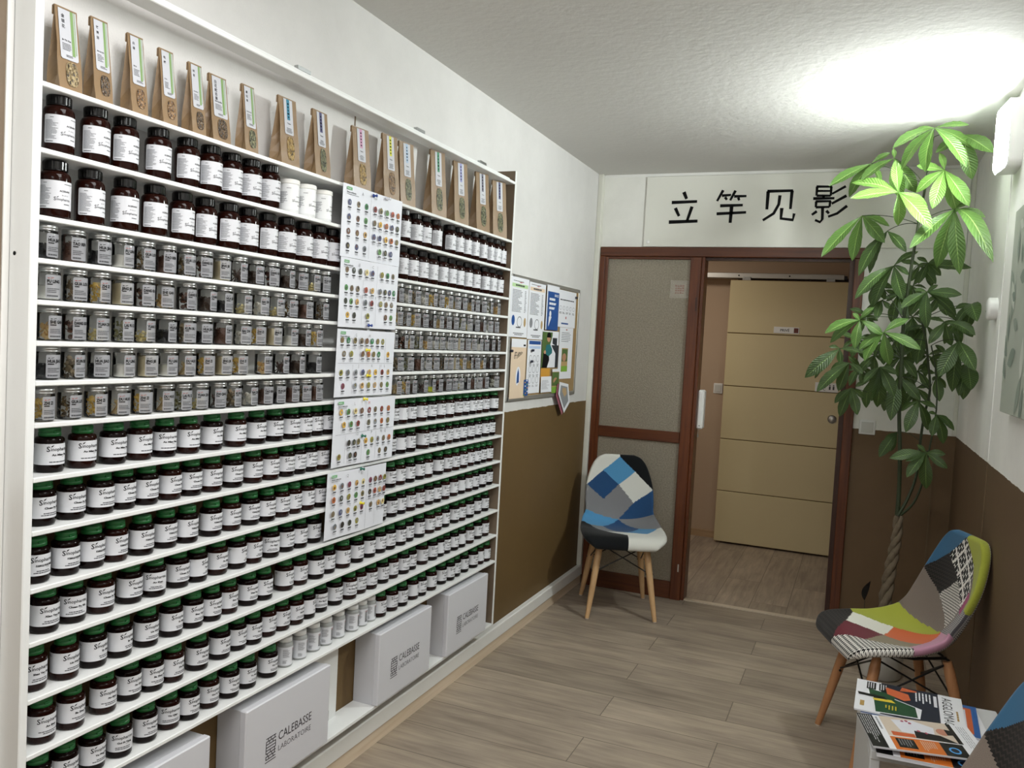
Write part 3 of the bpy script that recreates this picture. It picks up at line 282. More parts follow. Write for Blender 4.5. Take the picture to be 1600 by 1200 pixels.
def plank_material(name, along, base, dark):
    # along = 0: boards run along x ; 1: boards run along y
    m = bpy.data.materials.new(name); m.use_nodes = True; nt = m.node_tree; b = nt.nodes['Principled BSDF']
    b.inputs['Roughness'].default_value = 0.42; b.inputs['Specular IOR Level'].default_value = 0.4
    g = nt.nodes.new('ShaderNodeNewGeometry')
    mp = nt.nodes.new('ShaderNodeMapping')
    if along: mp.inputs['Rotation'].default_value = (0, 0, math.pi/2)
    mp.inputs['Location'].default_value = (0.118, 0.09, 0) if not along else (0.2, 0.0, 0)
    nt.links.new(g.outputs['Position'], mp.inputs['Vector'])
    br = nt.nodes.new('ShaderNodeTexBrick')
    br.inputs['Scale'].default_value = 1.0; br.inputs['Mortar Size'].default_value = 0.002; br.inputs['Mortar Smooth'].default_value = 0.2
    br.inputs['Brick Width'].default_value = 1.25; br.inputs['Row Height'].default_value = 0.205
    br.offset = 0.37; br.inputs['Color1'].default_value = (0.0, 0, 0, 1); br.inputs['Color2'].default_value = (1, 1, 1, 1); br.inputs['Mortar'].default_value = (0.5, 0.5, 0.5, 1)
    nt.links.new(mp.outputs[0], br.inputs['Vector'])
    # grain
    add = nt.nodes.new('ShaderNodeVectorMath'); add.operation = 'MULTIPLY_ADD'
    add.inputs[1].default_value = (7, 7, 7)
    nt.links.new(br.outputs['Color'], add.inputs[0]); nt.links.new(mp.outputs[0], add.inputs[2])
    m2 = nt.nodes.new('ShaderNodeMapping'); m2.inputs['Scale'].default_value = (1.3, 17, 1)
    nt.links.new(add.outputs[0], m2.inputs['Vector'])
    n1 = nt.nodes.new('ShaderNodeTexNoise'); n1.inputs['Scale'].default_value = 2.2; n1.inputs['Detail'].default_value = 7; n1.inputs['Roughness'].default_value = 0.65; n1.inputs['Distortion'].default_value = 0.6
    nt.links.new(m2.outputs[0], n1.inputs['Vector'])
    m3 = nt.nodes.new('ShaderNodeMapping'); m3.inputs['Scale'].default_value = (1.5, 4, 1)
    nt.links.new(add.outputs[0], m3.inputs['Vector'])
    n3 = nt.nodes.new('ShaderNodeTexNoise'); n3.inputs['Scale'].default_value = 2.0; n3.inputs['Detail'].default_value = 3
    nt.links.new(m3.outputs[0], n3.inputs['Vector'])
    av = nt.nodes.new('ShaderNodeMath'); av.operation = 'MULTIPLY_ADD'; av.inputs[1].default_value = 0.6
    nt.links.new(n1.outputs['Fac'], av.inputs[0])
    mm = nt.nodes.new('ShaderNodeMath'); mm.operation = 'MULTIPLY'; mm.inputs[1].default_value = 0.4; nt.links.new(n3.outputs['Fac'], mm.inputs[0])
    nt.links.new(mm.outputs[0], av.inputs[2])
    cr = nt.nodes.new('ShaderNodeValToRGB'); cr.color_ramp.elements[0].position = 0.34; cr.color_ramp.elements[1].position = 0.64
    cr.color_ramp.elements[0].color = rgb(dark); cr.color_ramp.elements[1].color = rgb(base)
    nt.links.new(av.outputs[0], cr.inputs[0])
    # board tone
    sepc = nt.nodes.new('ShaderNodeSeparateColor'); nt.links.new(br.outputs['Color'], sepc.inputs[0])
    mr = nt.nodes.new('ShaderNodeMapRange'); mr.inputs['To Min'].default_value = 0.88; mr.inputs['To Max'].default_value = 1.08
    nt.links.new(sepc.outputs[0], mr.inputs['Value'])
    s1 = nt.nodes.new('ShaderNodeVectorMath'); s1.operation = 'SCALE'; nt.links.new(cr.outputs[0], s1.inputs[0]); nt.links.new(mr.outputs[0], s1.inputs['Scale'])
    mo = nt.nodes.new('ShaderNodeMapRange'); mo.inputs['To Min'].default_value = 1.0; mo.inputs['To Max'].default_value = 0.42
    nt.links.new(br.outputs['Fac'], mo.inputs['Value'])
    s2 = nt.nodes.new('ShaderNodeVectorMath'); s2.operation = 'SCALE'; nt.links.new(s1.outputs[0], s2.inputs[0]); nt.links.new(mo.outputs[0], s2.inputs['Scale'])
    nt.links.new(s2.outputs[0], b.inputs['Base Color'])
    bp = nt.nodes.new('ShaderNodeBump'); bp.inputs['Strength'].default_value = 0.15; bp.inputs['Distance'].default_value = 0.0006
    nt.links.new(n1.outputs['Fac'], bp.inputs['Height']); nt.links.new(bp.outputs[0], b.inputs['Normal'])
    MATS[name] = m
    return m
def wood_material(name, c1, c2, axis='Z', rough=0.4, scale=1.0):
    m = bpy.data.materials.new(name); m.use_nodes = True; nt = m.node_tree; b = nt.nodes['Principled BSDF']
    b.inputs['Roughness'].default_value = rough
    tc = nt.nodes.new('ShaderNodeTexCoord'); mp = nt.nodes.new('ShaderNodeMapping')
    sc = {'Z': (30, 30, 1.5), 'X': (1.5, 30, 30), 'Y': (30, 1.5, 30)}[axis]
    mp.inputs['Scale'].default_value = tuple(v*scale for v in sc)
    nt.links.new(tc.outputs['Object'], mp.inputs['Vector'])
    n = nt.nodes.new('ShaderNodeTexNoise'); n.inputs['Scale'].default_value = 2; n.inputs['Detail'].default_value = 6; n.inputs['Distortion'].default_value = 0.4
    nt.links.new(mp.outputs[0], n.inputs['Vector'])
    cr = nt.nodes.new('ShaderNodeValToRGB'); cr.color_ramp.elements[0].position = 0.3; cr.color_ramp.elements[1].position = 0.7
    cr.color_ramp.elements[0].color = rgb(c1); cr.color_ramp.elements[1].color = rgb(c2)
    nt.links.new(n.outputs['Fac'], cr.inputs[0]); nt.links.new(cr.outputs[0], b.inputs['Base Color'])
    MATS[name] = m
    return m
def clear_glass(name, tint, refl=0.1, rough=0.02):
    m = bpy.data.materials.new(name); m.use_nodes = True; nt = m.node_tree; nt.nodes.clear()
    o = nt.nodes.new('ShaderNodeOutputMaterial'); t = nt.nodes.new('ShaderNodeBsdfTransparent'); g = nt.nodes.new('ShaderNodeBsdfGlossy')
    t.inputs[0].default_value = tint; g.inputs['Roughness'].default_value = rough
    f = nt.nodes.new('ShaderNodeFresnel'); f.inputs[0].default_value = 1.45
    mx = nt.nodes.new('ShaderNodeMixShader')
    nt.links.new(f.outputs[0], mx.inputs[0]); nt.links.new(t.outputs[0], mx.inputs[1]); nt.links.new(g.outputs[0], mx.inputs[2])
    nt.links.new(mx.outputs[0], o.inputs[0]); MATS[name] = m
    return m
def film_material(name, hexc, opacity):
    m = mat(name, hexc, 0.45)
    m.node_tree.nodes['Principled BSDF'].inputs['Alpha'].default_value = opacity
    return m

M_LEFT = wall_material('paint_left_wall', 'dbdad8', '6b5533', 1.135)
M_BACK = wall_material('paint_back_wall', 'edede8', '6e583f', 1.098, 0.35)
M_RIGHT = wall_material('paint_right_wall', 'f2f2ee', '66523c', 1.098, 0.2)
M_CEIL = mat('ceiling_paint', 'd8d7d3', 0.85, bump=0.6, bscale=35, var=0.05, vscale=2.5, dist=0.003)
M_FLOOR = plank_material('laminate_floor', 0, 'b0a290', '82766a')
M_HALLFLOOR = plank_material('laminate_hall_floor', 1, 'b0a290', '82766a')
M_WHITE = mat('white_laminate', 'edefee', 0.35, bump=0.1, bscale=400)
M_TRIM = mat('white_trim_paint', 'efefec', 0.4, var=0.04, vscale=9)
M_PIPE = mat('cream_pipe_paint', 'd9d9cf', 0.45)
M_OAK = wood_material('beige_strip_wood', 'dcc7aa', 'e8d6bf', 'Y', 0.5)
M_FRAME = wood_material('stained_brown_wood', '4a2412', '6d3a1d', 'Z', 0.35)
M_FRAMEX = wood_material('stained_brown_wood_rail', '4a2412', '63351b', 'X', 0.35)
M_DARKFRAME = wood_material('dark_brown_frame', '351c12', '45261a', 'Z', 0.4)
M_CHIP = mat('raw_brown_board', '7a6a58', 0.7, var=0.15, vscale=40)
M_METAL = mat('brushed_metal', 'b0b2b2', 0.3, metal=1.0)
M_ALU = mat('aluminium', 'c4c4c0', 0.38, metal=0.8)
M_BLACKM = mat('black_metal', '141414', 0.35, spec=0.5)
M_INK = mat('black_ink', '08080a', 0.7, spec=0.2)
M_GREYINK = mat('grey_ink', '46474b', 0.7)
M_LTINK = mat('light_grey_ink', '85878c', 0.7)
M_PAPER = mat('white_paper', 'e8eaf0', 0.6)
M_LABEL = mat('white_label', 'd9dbe0', 0.5)
M_CREAM = mat('door_panel_cream', 'd4c69c', 0.45, var=0.03, vscale=3, bump=0.15, bscale=300)
M_HALLW = mat('hall_wall_tan', 'baa38b', 0.75, bump=0.5, bscale=160, var=0.04, vscale=3)
M_PLASTIC = mat('white_plastic', 'e9eae8', 0.3)
# ================================================================ THE SETTING
W = 2.0105
def sbox(name, dims, m, b=0.0, parent=None):
    mb = MB()
    (mb.bbox(*dims, b=b) if b else mb.box(*dims))
    o = mb.build(name, m, parent)
    if parent is None: struct(o)
    return o
sbox('floor', (-0.1, 2.2, -6.2, 0.02, -0.1, 0.0), M_FLOOR)
sbox('floor_hall', (-1.3, 3.3, 0.02, 1.9, -0.1, 0.0), M_HALLFLOOR)
sbox('ceiling', (-0.1, 2.2, -6.2, 0.0, 2.5, 2.6), M_CEIL)
sbox('ceiling_hall', (-1.3, 3.3, 0.1, 1.9, 2.5, 2.6), M_HALLW)
sbox('wall_left', (-0.1, 0.0, -6.2, 0.0, 0.0, 2.5), M_LEFT)
sbox('wall_right', (W, W+0.1, -6.2, 0.1, 0.0, 2.5), M_RIGHT)
sbox('wall_rear', (0.0, W, -6.2, -6.1, 0.0, 2.5), M_BACK)
mb = MB()
mb.box(-0.1, 1.511, 0.0, 0.1, 2.07, 2.5); mb.box(1.511, W, 0.0, 0.1, 0.0, 2.5); mb.box(-0.1, 0.03, 0.0, 0.1, 0.0, 2.07)
struct(mb.build('wall_back', M_BACK))
sbox('wall_hall_far', (-1.3, 3.3, 1.8, 1.9, 0, 2.5), M_HALLW)
sbox('wall_hall_left', (-1.3, -1.2, 0.1, 1.8, 0, 2.5), M_HALLW)
sbox('wall_hall_right', (3.2, 3.3, 0.1, 1.8, 0, 2.5), M_HALLW)
sbox('wall_hall_near', (W+0.1, 3.2, 0.0, 0.1, 0, 2.5), M_HALLW)
sbox('wall_hall_near', (-1.2, -0.1, 0.0, 0.1, 0, 2.5), M_HALLW)
# wall section just before the shelf, standing a little proud
sbox('wall_left_near', (0.0, 0.028, -6.1, -3.826, 0.0, 2.5), M_LEFT)
sbox('trim_1', (0.0, 0.031, -3.826, -3.812, 0.0, 2.5), M_CHIP)
sbox('trim_2', (0.0, 0.034, -3.812, -3.799, 0.0, 2.5), M_TRIM)
# corner post, right corner strips
sbox('trim_3', (0.0, 0.029, -0.045, 0.0, 0.120, 2.5), M_PIPE, 0.003)
sbox('trim_4', (W-0.022, W, -0.022, 0.0, 1.10, 2.5), M_PIPE, 0.003)
sbox('trim_5', (W-0.003, W, -1.215, -1.19, 1.105, 2.5), M_TRIM, 0.001)
sbox('trim_6', (W-0.003, W, -1.206, -1.198, 0.0, 1.09), mat('brown_seam', '6a563c', 0.6))
sbox('trim_7', (W-0.10, W-0.092, -0.004, 0.0, 0.0, 1.09), mat('brown_seam', '6a563c', 0.6))
sbox('trim_8', (0.03, 1.95, -0.006, 0.0, 2.484, 2.5), M_TRIM)
# baseboards
mb = MB(); mb.bbox(0.0, 0.03, -3.826, -0.0, 0.058, 0.120, b=0.004); struct(mb.build('baseboard_left', M_TRIM))
mb = MB(); mb.box(0.0, 0.018, -3.826, 0.0, 0.0, 0.058); struct(mb.build('baseboard_left_strip', M_OAK))
sbox('baseboard_near', (0.028, 0.055, -6.1, -3.83, 0.0, 0.135), M_TRIM)
sbox('baseboard_hall', (-1.2, 3.2, 1.785, 1.8, 0.0, 0.055), wood_material('beige_base', 'a58a6a', 'b89b78', 'X', 0.5))
sbox('baseboard_right', (W-0.012, W, -6.1, 0.0, 0.0, 0.05), mat('brown_base', '564530', 0.6))

# ---- wooden partition with the glazed leaf
mb = MB()
mb.bbox(0.03, 1.511, -0.022, 0.09, 2.014, 2.07, b=0.004)
struct(mb.build('trim_door_head', M_FRAMEX))
mb = MB()
mb.bbox(0.03, 0.062, -0.022, 0.09, 0.0, 2.014, b=0.003)
mb.bbox(0.642, 0.661, -0.012, 0.09, 0.0, 2.014, b=0.002)
mb.bbox(1.462, 1.511, -0.022, 0.09, 0.0, 2.014, b=0.003)
struct(mb.build('trim_door_posts', M_FRAME))
mb = MB(); mb.box(1.436, 1.462, 0.01, 0.09, 0.0, 2.014); struct(mb.build('trim_door_rebate', M_DARKFRAME))
mb = MB(); mb.box(0.661, 1.436, 0.01, 0.05, 1.998, 2.014); struct(mb.build('trim_door_track', M_DARKFRAME))
d1 = empty('door_1', (0.34, 0, 0)); struct(d1)
def dpart(name, dims, m, b=0.0, parent=d1):
    mb = MB(); x = Matrix.Translation(-parent.location)
    (mb.bbox(*dims, b=b, xf=x) if b else mb.box(*dims, xf=x)); return mb.build(name, m, parent)
dpart('stile', (0.580, 0.642, -0.03, 0.012, 0.0, 2.012), M_FRAME, 0.003)
dpart('stile', (0.062, 0.082, -0.022, 0.012, 0.0, 2.012), M_FRAME, 0.003)
dpart('rail', (0.082, 0.580, -0.022, 0.012, 0.0, 0.102), M_FRAMEX, 0.003)
dpart('rail', (0.082, 0.580, -0.022, 0.012, 0.925, 0.99), M_FRAMEX, 0.003)
dpart('rail', (0.082, 0.580, -0.018, 0.012, 1.998, 2.012), M_FRAMEX, 0.002)
fg = bpy.data.materials.new('frosted_glass'); fg.use_nodes = True
_b = fg.node_tree.nodes['Principled BSDF']; _b.inputs['Base Color'].default_value = rgb('c2bdae')
_b.inputs['Roughness'].default_value = 0.42; _b.inputs['Transmission Weight'].default_value = 0.55; _b.inputs['IOR'].default_value = 1.35
_n = fg.node_tree.nodes.new('ShaderNodeTexVoronoi'); _n.inputs['Scale'].default_value = 170
_t = fg.node_tree.nodes.new('ShaderNodeTexCoord')
_q = fg.node_tree.nodes.new('ShaderNodeTexNoise'); _q.inputs['Scale'].default_value = 120; _q.inputs['Detail'].default_value = 4; fg.node_tree.links.new(_t.outputs['Object'], _q.inputs['Vector'])
_r1 = fg.node_tree.nodes.new('ShaderNodeValToRGB'); _r1.color_ramp.elements[0].position = 0.35; _r1.color_ramp.elements[1].position = 0.65; _r1.color_ramp.elements[0].color = rgb('a39d8d'); _r1.color_ramp.elements[1].color = rgb('c4bfb0')
fg.node_tree.links.new(_q.outputs['Fac'], _r1.inputs[0]); fg.node_tree.links.new(_r1.outputs[0], _b.inputs['Base Color']); fg.node_tree.links.new(_t.outputs['Object'], _n.inputs['Vector'])
_p = fg.node_tree.nodes.new('ShaderNodeBump'); _p.inputs['Strength'].default_value = 0.9; _p.inputs['Distance'].default_value = 0.002
fg.node_tree.links.new(_n.outputs['Distance'], _p.inputs['Height']); fg.node_tree.links.new(_p.outputs[0], _b.inputs['Normal'])
dpart('glass_pane', (0.078, 0.584, -0.008, -0.002, 0.10, 0.93), fg)
dpart('glass_pane', (0.078, 0.584, -0.008, -0.002, 0.985, 2.0), fg)
dpart('finger_pull', (0.618, 0.626, -0.033, -0.029, 0.17, 0.215), M_ALU)
o = dpart('latch_mark', (0.622, 0.630, -0.032, -0.029, 1.70, 1.78), M_DARKFRAME)
sbox('threshold_strip', (0.661, 1.462, -0.005, 0.035, 0.0, 0.005), mat('pale_threshold', 'c9bca8', 0.45))

# ---- hall: brown opening, hanging panel door on its rail
mb = MB(); mb.box(0.60, 1.56, 1.765, 1.8, 0.0, 2.06); struct(mb.build('trim_hall_opening', M_DARKFRAME))
d2 = empty('door_2', (0.99, 1.66, 0)); struct(d2)
mb = MB(); gz = [0.012, 0.408, 0.81, 1.22, 1.625, 2.03]
x = Matrix.Translation(-d2.location)
mb.box(0.565, 1.41, 1.655, 1.685, 0.012, 2.03, xf=x)
for a, b in zip(gz, gz[1:]): mb.bbox(0.565, 1.41, 1.643, 1.656, a+0.003, b-0.003, b=0.0025, xf=x)
mb.build('panel', M_CREAM, d2)
mb = MB(); mb.box(0.566, 1.409, 1.6545, 1.6552, 0.012, 2.03, xf=x); mb.build('groove_backing', mat('groove_brown', '7d6038', 0.6), d2)
mb = MB(); mb.lathe([(0.0, 0.004), (0.022, 0.004), (0.026, 0.0), (0.030, 0.0), (0.031, 0.003), (0.031, 0.0)], 28, xf=x @ Matrix.Translation((1.358, 1.643, 1.025)) @ Matrix.Rotation(math.pi/2, 4, 'X'))
mb.build('round_pull', M_ALU, d2)
for hx in (0.68, 1.28):
    mb = MB(); mb.box(hx-0.03, hx+0.03, 1.66, 1.67, 2.03, 2.055, xf=x); mb.tube([(hx-0.02, 1.675, 2.05), (hx-0.02, 1.655, 2.05)], 0.008, xf=x); mb.tube([(hx+0.02, 1.675, 2.05), (hx+0.02, 1.655, 2.05)], 0.008, xf=x)
    mb.build('hanger', M_METAL, d2)
rl = empty('sliding_rail', (0.4, 1.7, 2.06)); tag(rl, 'aluminium sliding rail above the cream panel door in the hall', 'rail')
x = Matrix.Translation(-rl.location)
mb = MB(); mb.bbox(-0.6, 1.372, 1.67, 1.765, 2.046, 2.086, b=0.003, xf=x); mb.build('track', M_ALU, rl)
for hx in (0.62, 0.99): mb = MB(); mb.disc(0.006, 0, 10, xf=x @ Matrix.Translation((hx, 1.669, 2.066)) @ Matrix.Rotation(math.pi/2, 4, 'X')); mb.build('screw', M_INK, rl)
mb = MB(); mb.box(1.372, 1.392, 1.672, 1.70, 2.05, 2.075, xf=x); mb.build('end_stop', M_BLACKM, rl)

def plate_sign(name, x0, x1, z0, z1, y, label, cat, draw):
    r = empty(name, ((x0+x1)/2, y, (z0+z1)/2)); tag(r, label, cat)
    xf = Matrix.Rotation(math.pi/2, 4, 'X')       # local x,y -> world x,z facing -y
    w, h = (x1-x0)/2, (z1-z0)/2
    mb = MB(); mb.bbox(-w, w, -h, h, 0, 0.003, b=0.001, xf=xf); mb.build('plate', M_PLASTIC, r)
    draw(r, Matrix.Translation((0, -0.003, 0)) @ xf, w, h); return r
def d_prive(r, xf, w, h):
    mb = MB(); put_text(mb, 'PRIVÉ', -0.012, -0.010, 0.027, 0, xf, 'c', 0.01); mb.build('lettering', M_INK, r)
    mb = MB(); rect(mb, w-0.038, -h+0.006, w-0.006, h-0.006, 0, xf); mb.build('red_seal', mat('seal_red', '6e3a33', 0.6), r)
plate_sign('door_sign', 0.905, 1.087, 1.638, 1.686, 1.642, 'white PRIVÉ sign with a dark red seal on the cream door', 'sign', d_prive)
def d_wc(r, xf, w, h):
    mb = MB(); put_text(mb, 'WC', -0.03, -0.022, 0.026, 0, xf, 'c', 0.01); mb.build('lettering', M_INK, r)
    mb = MB()
    for k, c in ((0.022, 0), (0.048, 0)):
        disc2(mb, k, 0.016, 0.005, 0.005, 0, xf); rect(mb, k-0.006, -0.016, k+0.006, 0.009, 0, xf)
    mb.build('pictogram', M_GREYINK, r)
plate_sign('door_sign', 1.225, 1.385, 1.222, 1.29, 1.642, 'cream WC sign half behind plant leaves on the hall door', 'sign', d_wc)
def wall_switch(name, loc, label, cat, normal, w=0.082):
    r = empty(name, loc); tag(r, label, cat)
    xf = Matrix.Rotation(math.pi/2, 4, 'X') if normal == 'y' else None
    mb = MB(); mb.bbox(-w/2, w/2, -0.04, 0.04, 0, 0.009, b=0.003, xf=xf); mb.build('plate', M_PLASTIC, r)
    mb = MB(); mb.bbox(-w*0.36, w*0.36, -0.028, 0.028, 0.009, 0.012, b=0.0015, xf=xf); mb.build('rocker', mat('switch_grey', 'cfd0cb', 0.35), r)
    return r
wall_switch('light_switch', (1.583, 0.0, 1.11), 'white square light switch on the back wall right of the brown door post', 'switch', 'y')
wall_switch('light_switch', (0.50, 1.8, 1.187), 'small white switch on the tan hall wall, left of the cream door', 'switch', 'y', 0.07)
ph = empty('intercom', (0.662, 0.06, 1.13)); tag(ph, 'white wall handset with a key hanging below, on the door post inside the hall', 'intercom')
mb = MB(); mb.bbox(0.0, 0.036, -0.035, 0.035, -0.115, 0.115, b=0.008); mb.build('body', M_PLASTIC, ph)
mb = MB(); mb.tube([(0.012, -0.01, -0.115), (0.010, -0.012, -0.15)], 0.0015, 6); mb.bbox(0.006, 0.015, -0.018, -0.008, -0.165, -0.148, b=0.001); mb.build('key', M_METAL, ph)
mb = MB(); mb.disc(0.003, 0, 10, xf=Matrix.Translation((0.018, -0.0355, -0.095)) @ Matrix.Rotation(math.pi/2, 4, 'X')); mb.build('button', M_INK, ph)
# red seal sticker on the frosted glass
st = empty('seal_sticker', (0.522, -0.009, 1.826)); tag(st, 'square white sticker with a faded red seal on the frosted glass', 'sticker')
xf = Matrix.Rotation(math.pi/2, 4, 'X')
mb = MB(); rect(mb, -0.055, -0.052, 0.055, 0.052, 0, xf, 0.0003); mb.build('paper', film_material('sticker_film', 'cfc8bd', 0.35), st)
mb = MB(); rr = random.Random(3)
for k in range(4):
    for q in range(4): rect(mb, -0.026+k*0.0135, -0.026+q*0.0135, -0.026+k*0.0135+0.009+0.003*rr.random(), -0.026+q*0.0135+0.006+0.005*rr.random(), 0, xf, 0.0008)
mb.build('seal', film_material('seal_film', 'a9847b', 0.6), st)

# ---- calligraphy board above the door
sg = empty('calligraphy_board', (1.12, 0, 2.27)); tag(sg, 'white wall board with four black Chinese characters above the door frame', 'sign')
x = Matrix.Translation(-sg.location)
mb = MB(); mb.bbox(0.29, 1.985, -0.011, -0.0005, 2.073, 2.482, b=0.001, xf=x); mb.build('board', mat('board_white', 'e8e8e0', 0.5), sg)
mb = MB()
mb.lathe([(0.0, 0.002), (0.009, 0.002), (0.011, 0.0)], 18, xf=x @ Matrix.Translation((0.315, -0.011, 2.10)) @ Matrix.Rotation(math.pi/2, 4, 'X')); mb.build('screw_cap', M_TRIM, sg)
CHARS = [(0, 5), (5, 14), (14, 19), (19, len(STROKES))]
for si, (pts, w) in enumerate(STROKES):
    if si in [c_[0] for c_ in CHARS]: mb = MB()
    n = len(pts); L = []; Rr = []
    for i, (px, pz) in enumerate(pts):
        a = pts[max(i-1, 0)]; b = pts[min(i+1, n-1)]
        dx, dz = b[0]-a[0], b[1]-a[1]; l = math.hypot(dx, dz)
        nx, nz = -dz/l, dx/l
        ww = w*1.3*(0.62 if i == 0 else (0.5 if i == n-1 else 0.55))
        L.append((px+nx*ww, -0.0125, pz+nz*ww)); Rr.append((px-nx*ww, -0.0125, pz-nz*ww))
    vs = L+Rr
    mb.add(vs, [(i, i+1, n+i+1, n+i) for i in range(n-1)], 0, x)
    if si+1 in [c_[1] for c_ in CHARS]: mb.build('character', M_INK, sg)

# ---- canvas, smoke detector on the right wall
cv = empty('leaf_print_canvas', (1.98, -2.06, 1.66)); tag(cv, 'grey-green canvas printed with pale leaves on the right wall', 'picture')
mb = MB(); mb.bbox(0.0, 0.03, -0.45, 0.45, -0.34, 0.34, b=0.002)
xf = frame((-0.0006, 0.45, -0.34), (0, -1, 0), (0, 0, 1)); rr = random.Random(8)
for k in range(46):
    bx, by = rr.uniform(0.05, 0.85), rr.uniform(0.03, 0.62); a = rr.uniform(0, 6.28); L = rr.uniform(0.07, 0.15); wd = L*0.2
    ca, sa = math.cos(a), math.sin(a); pts = []
    for t in [i/6 for i in range(7)]: pts.append((t*L, wd*math.sin(math.pi*t)))
    for t in [i/6 for i in range(5, 0, -1)]: pts.append((t*L, -wd*math.sin(math.pi*t)))
    P = [(min(max(bx+u*ca-v*sa, 0.004), 0.896), min(max(by+u*sa+v*ca, 0.004), 0.676), 0.0002+k*0.00001) for u, v in pts]
    mb.add(P, [list(range(len(P)))], k % 3+1, xf)
mb.build('canvas', [mat('canvas_green', 'a9b0a4', 0.7, var=0.08, vscale=5), mat('print_a', '8b968a', 0.7), mat('print_b', '7c887e', 0.7), mat('print_c', 'c3c8be', 0.7)], cv)
sd = empty('round_sensor', (W, -1.10, 1.70)); tag(sd, 'round white sensor on the right wall left of the canvas', 'sensor')
xf = Matrix.Rotation(-math.pi/2, 4, 'Y')
mb = MB(); mb.lathe([(0.0, 0.036), (0.034, 0.036), (0.043, 0.031), (0.045, 0.026), (0.045, 0.0)], 32, xf=xf); mb.build('body', M_PLASTIC, sd)
mb = MB(); mb.disc(0.004, 0.0365, 10, xf=xf @ Matrix.Translation((-0.01, 0.012, 0))); mb.build('indicator', M_GREYINK, sd)

# ---- wall lamps (the one in view, and its twin behind the viewer)
def wall_lamp(loc, rz, strength, label):
    r = empty('wall_lamp', loc, rz); tag(r, label, 'lamp')
    def rr_(y, z, rad, n=6):
        pts = []
        for cx, cz, a0 in ((y-rad, z-rad, 0), (-y+rad, z-rad, 90), (-y+rad, -z+rad, 180), (y-rad, -z+rad, 270)):
            for i in range(n+1):
                a = math.radians(a0+90*i/n); pts.append((cx+rad*math.cos(a), cz+rad*math.sin(a)))
        return pts
    def ring(mb, outs, mi=0):
        # outs = list of (x, halfy, halfz, rad)
        vs = []; n = None
        for xx, hy, hz, rad in outs:
            p = rr_(hy, hz, rad); n = len(p); vs += [(xx, a, b) for a, b in p]
        fs = [(j*n+i, j*n+(i+1) % n, (j+1)*n+(i+1) % n, (j+1)*n+i) for j in range(len(outs)-1) for i in range(n)]
        fs.append([(len(outs)-1)*n+i for i in range(n)])
        mb.add(vs, fs, mi)
    mb = MB(); ring(mb, [(0.05, 0.093, 0.122, 0.03), (0.012, 0.095, 0.124, 0.03), (-0.012, 0.095, 0.124, 0.03), (-0.0125, 0.090, 0.119, 0.028)]); mb.build('housing', M_PLASTIC, r)
    mb = MB(); ring(mb, [(-0.0126, 0.090, 0.119, 0.028), (-0.018, 0.084, 0.113, 0.026)])
    mb.build('diffuser', emis('lamp_light_%d' % int(strength), (0.95, 1.0, 0.98, 1), strength), r)
    mb = MB(); mb.box(0.05, 0.10 if rz < 0.05 else 0.10, -0.03, 0.03, -0.03, 0.03); 
    return r
wall_lamp((1.965, -1.34, 2.315), math.radians(6), WALL_LAMP_STRENGTH, 'bright white rectangular wall lamp at the top of the right wall beside the plant')
wall_lamp((1.955, -3.9, 2.285), 0.0, SECOND_LAMP_STRENGTH, 'second white wall lamp further along the right wall')

sbox('trim_joint', (0.0, 0.0015, -2.628, -2.622, 1.91, 2.155), M_CHIP)
# ================================================================ WALL SHELF
S = 0.09; YL = -3.78; YR = -1.52
ws = empty('wall_shelf', (0, -2.65, 0.2)); tag(ws, 'long white wall shelf with fifteen narrow boards full of jars', 'shelf')
x = Matrix.Translation(-ws.location)
def wpart(name, dims, m, b=0.0):
    mb = MB(); (mb.bbox(*dims, b=b, xf=x) if b else mb.box(*dims, xf=x)); return mb.build(name, m, ws)
wpart('side_panel', (0.0, S+0.001, YL-0.018, YL, 0.19, 2.36), M_WHITE, 0.002)
mb = MB(); mb.disc(0.0042, 0, 10, xf=x @ Matrix.Translation((0.048, YL-0.0183, 1.585)) @ Matrix.Rotation(math.pi/2, 4, 'X')); mb.build('screw_hole', M_INK, ws)
p = wpart('side_panel', (0.0, S-0.001, YR, YR+0.012, 0.197, 2.21), M_CHIP); p['label'] = 'unpainted brown side panel at the far end'
wpart('edge_strip', (S-0.001, S+0.001, YR-0.001, YR+0.013, 0.197, 2.21), M_WHITE)
wpart('divider', (0.0, S-0.006, -2.632, -2.616, Z[11], Z[0]-0.01), M_WHITE)
for i, z in enumerate(Z):
    if i == 15: wpart('bottom_board', (0.0, S, YL, YR, z-0.012, z), M_WHITE, 0.0015)
    else: wpart('shelf_board', (0.0, S, YL, YR, z-0.010, z), M_WHITE, 0.0015)
mb = MB(); mb.bbox(0.034, S, YL, YR, 2.1517, 2.164, b=0.002, xf=x); mb.bbox(0.052, 0.072, YL, YR-0.02, 2.164, 2.176, b=0.001, xf=x); mb.build('top_rail', M_WHITE, ws)
for yy in (-2.984, -2.331, -1.816):
    mb = MB(); mb.box(0.06, 0.0735, yy-0.028, yy+0.028, 2.176, 2.186, xf=x); mb.build('metal_plate', M_METAL, ws)
mb = MB(); mb.box(0.0, 0.016, -2.80, -2.612, Z[15], Z[14]-0.01, xf=x); mb.build('backing_board', M_WHITE, ws)
mb = MB(); mb.bbox(0.016, 0.019, -2.72, -2.655, Z[15], Z[15]+0.035, b=0.001, xf=x)
mb.build('angle_bracket', M_METAL, ws)
mb = MB(); mb.lathe([(0.0, 0.003), (0.006, 0.002), (0.007, 0.0)], 12, xf=x @ Matrix.Translation((0.016, -2.665, 0.44)) @ Matrix.Rotation(math.pi/2, 4, 'Y')); mb.build('screw', mat('dark_screw', '3a3530', 0.5), ws)

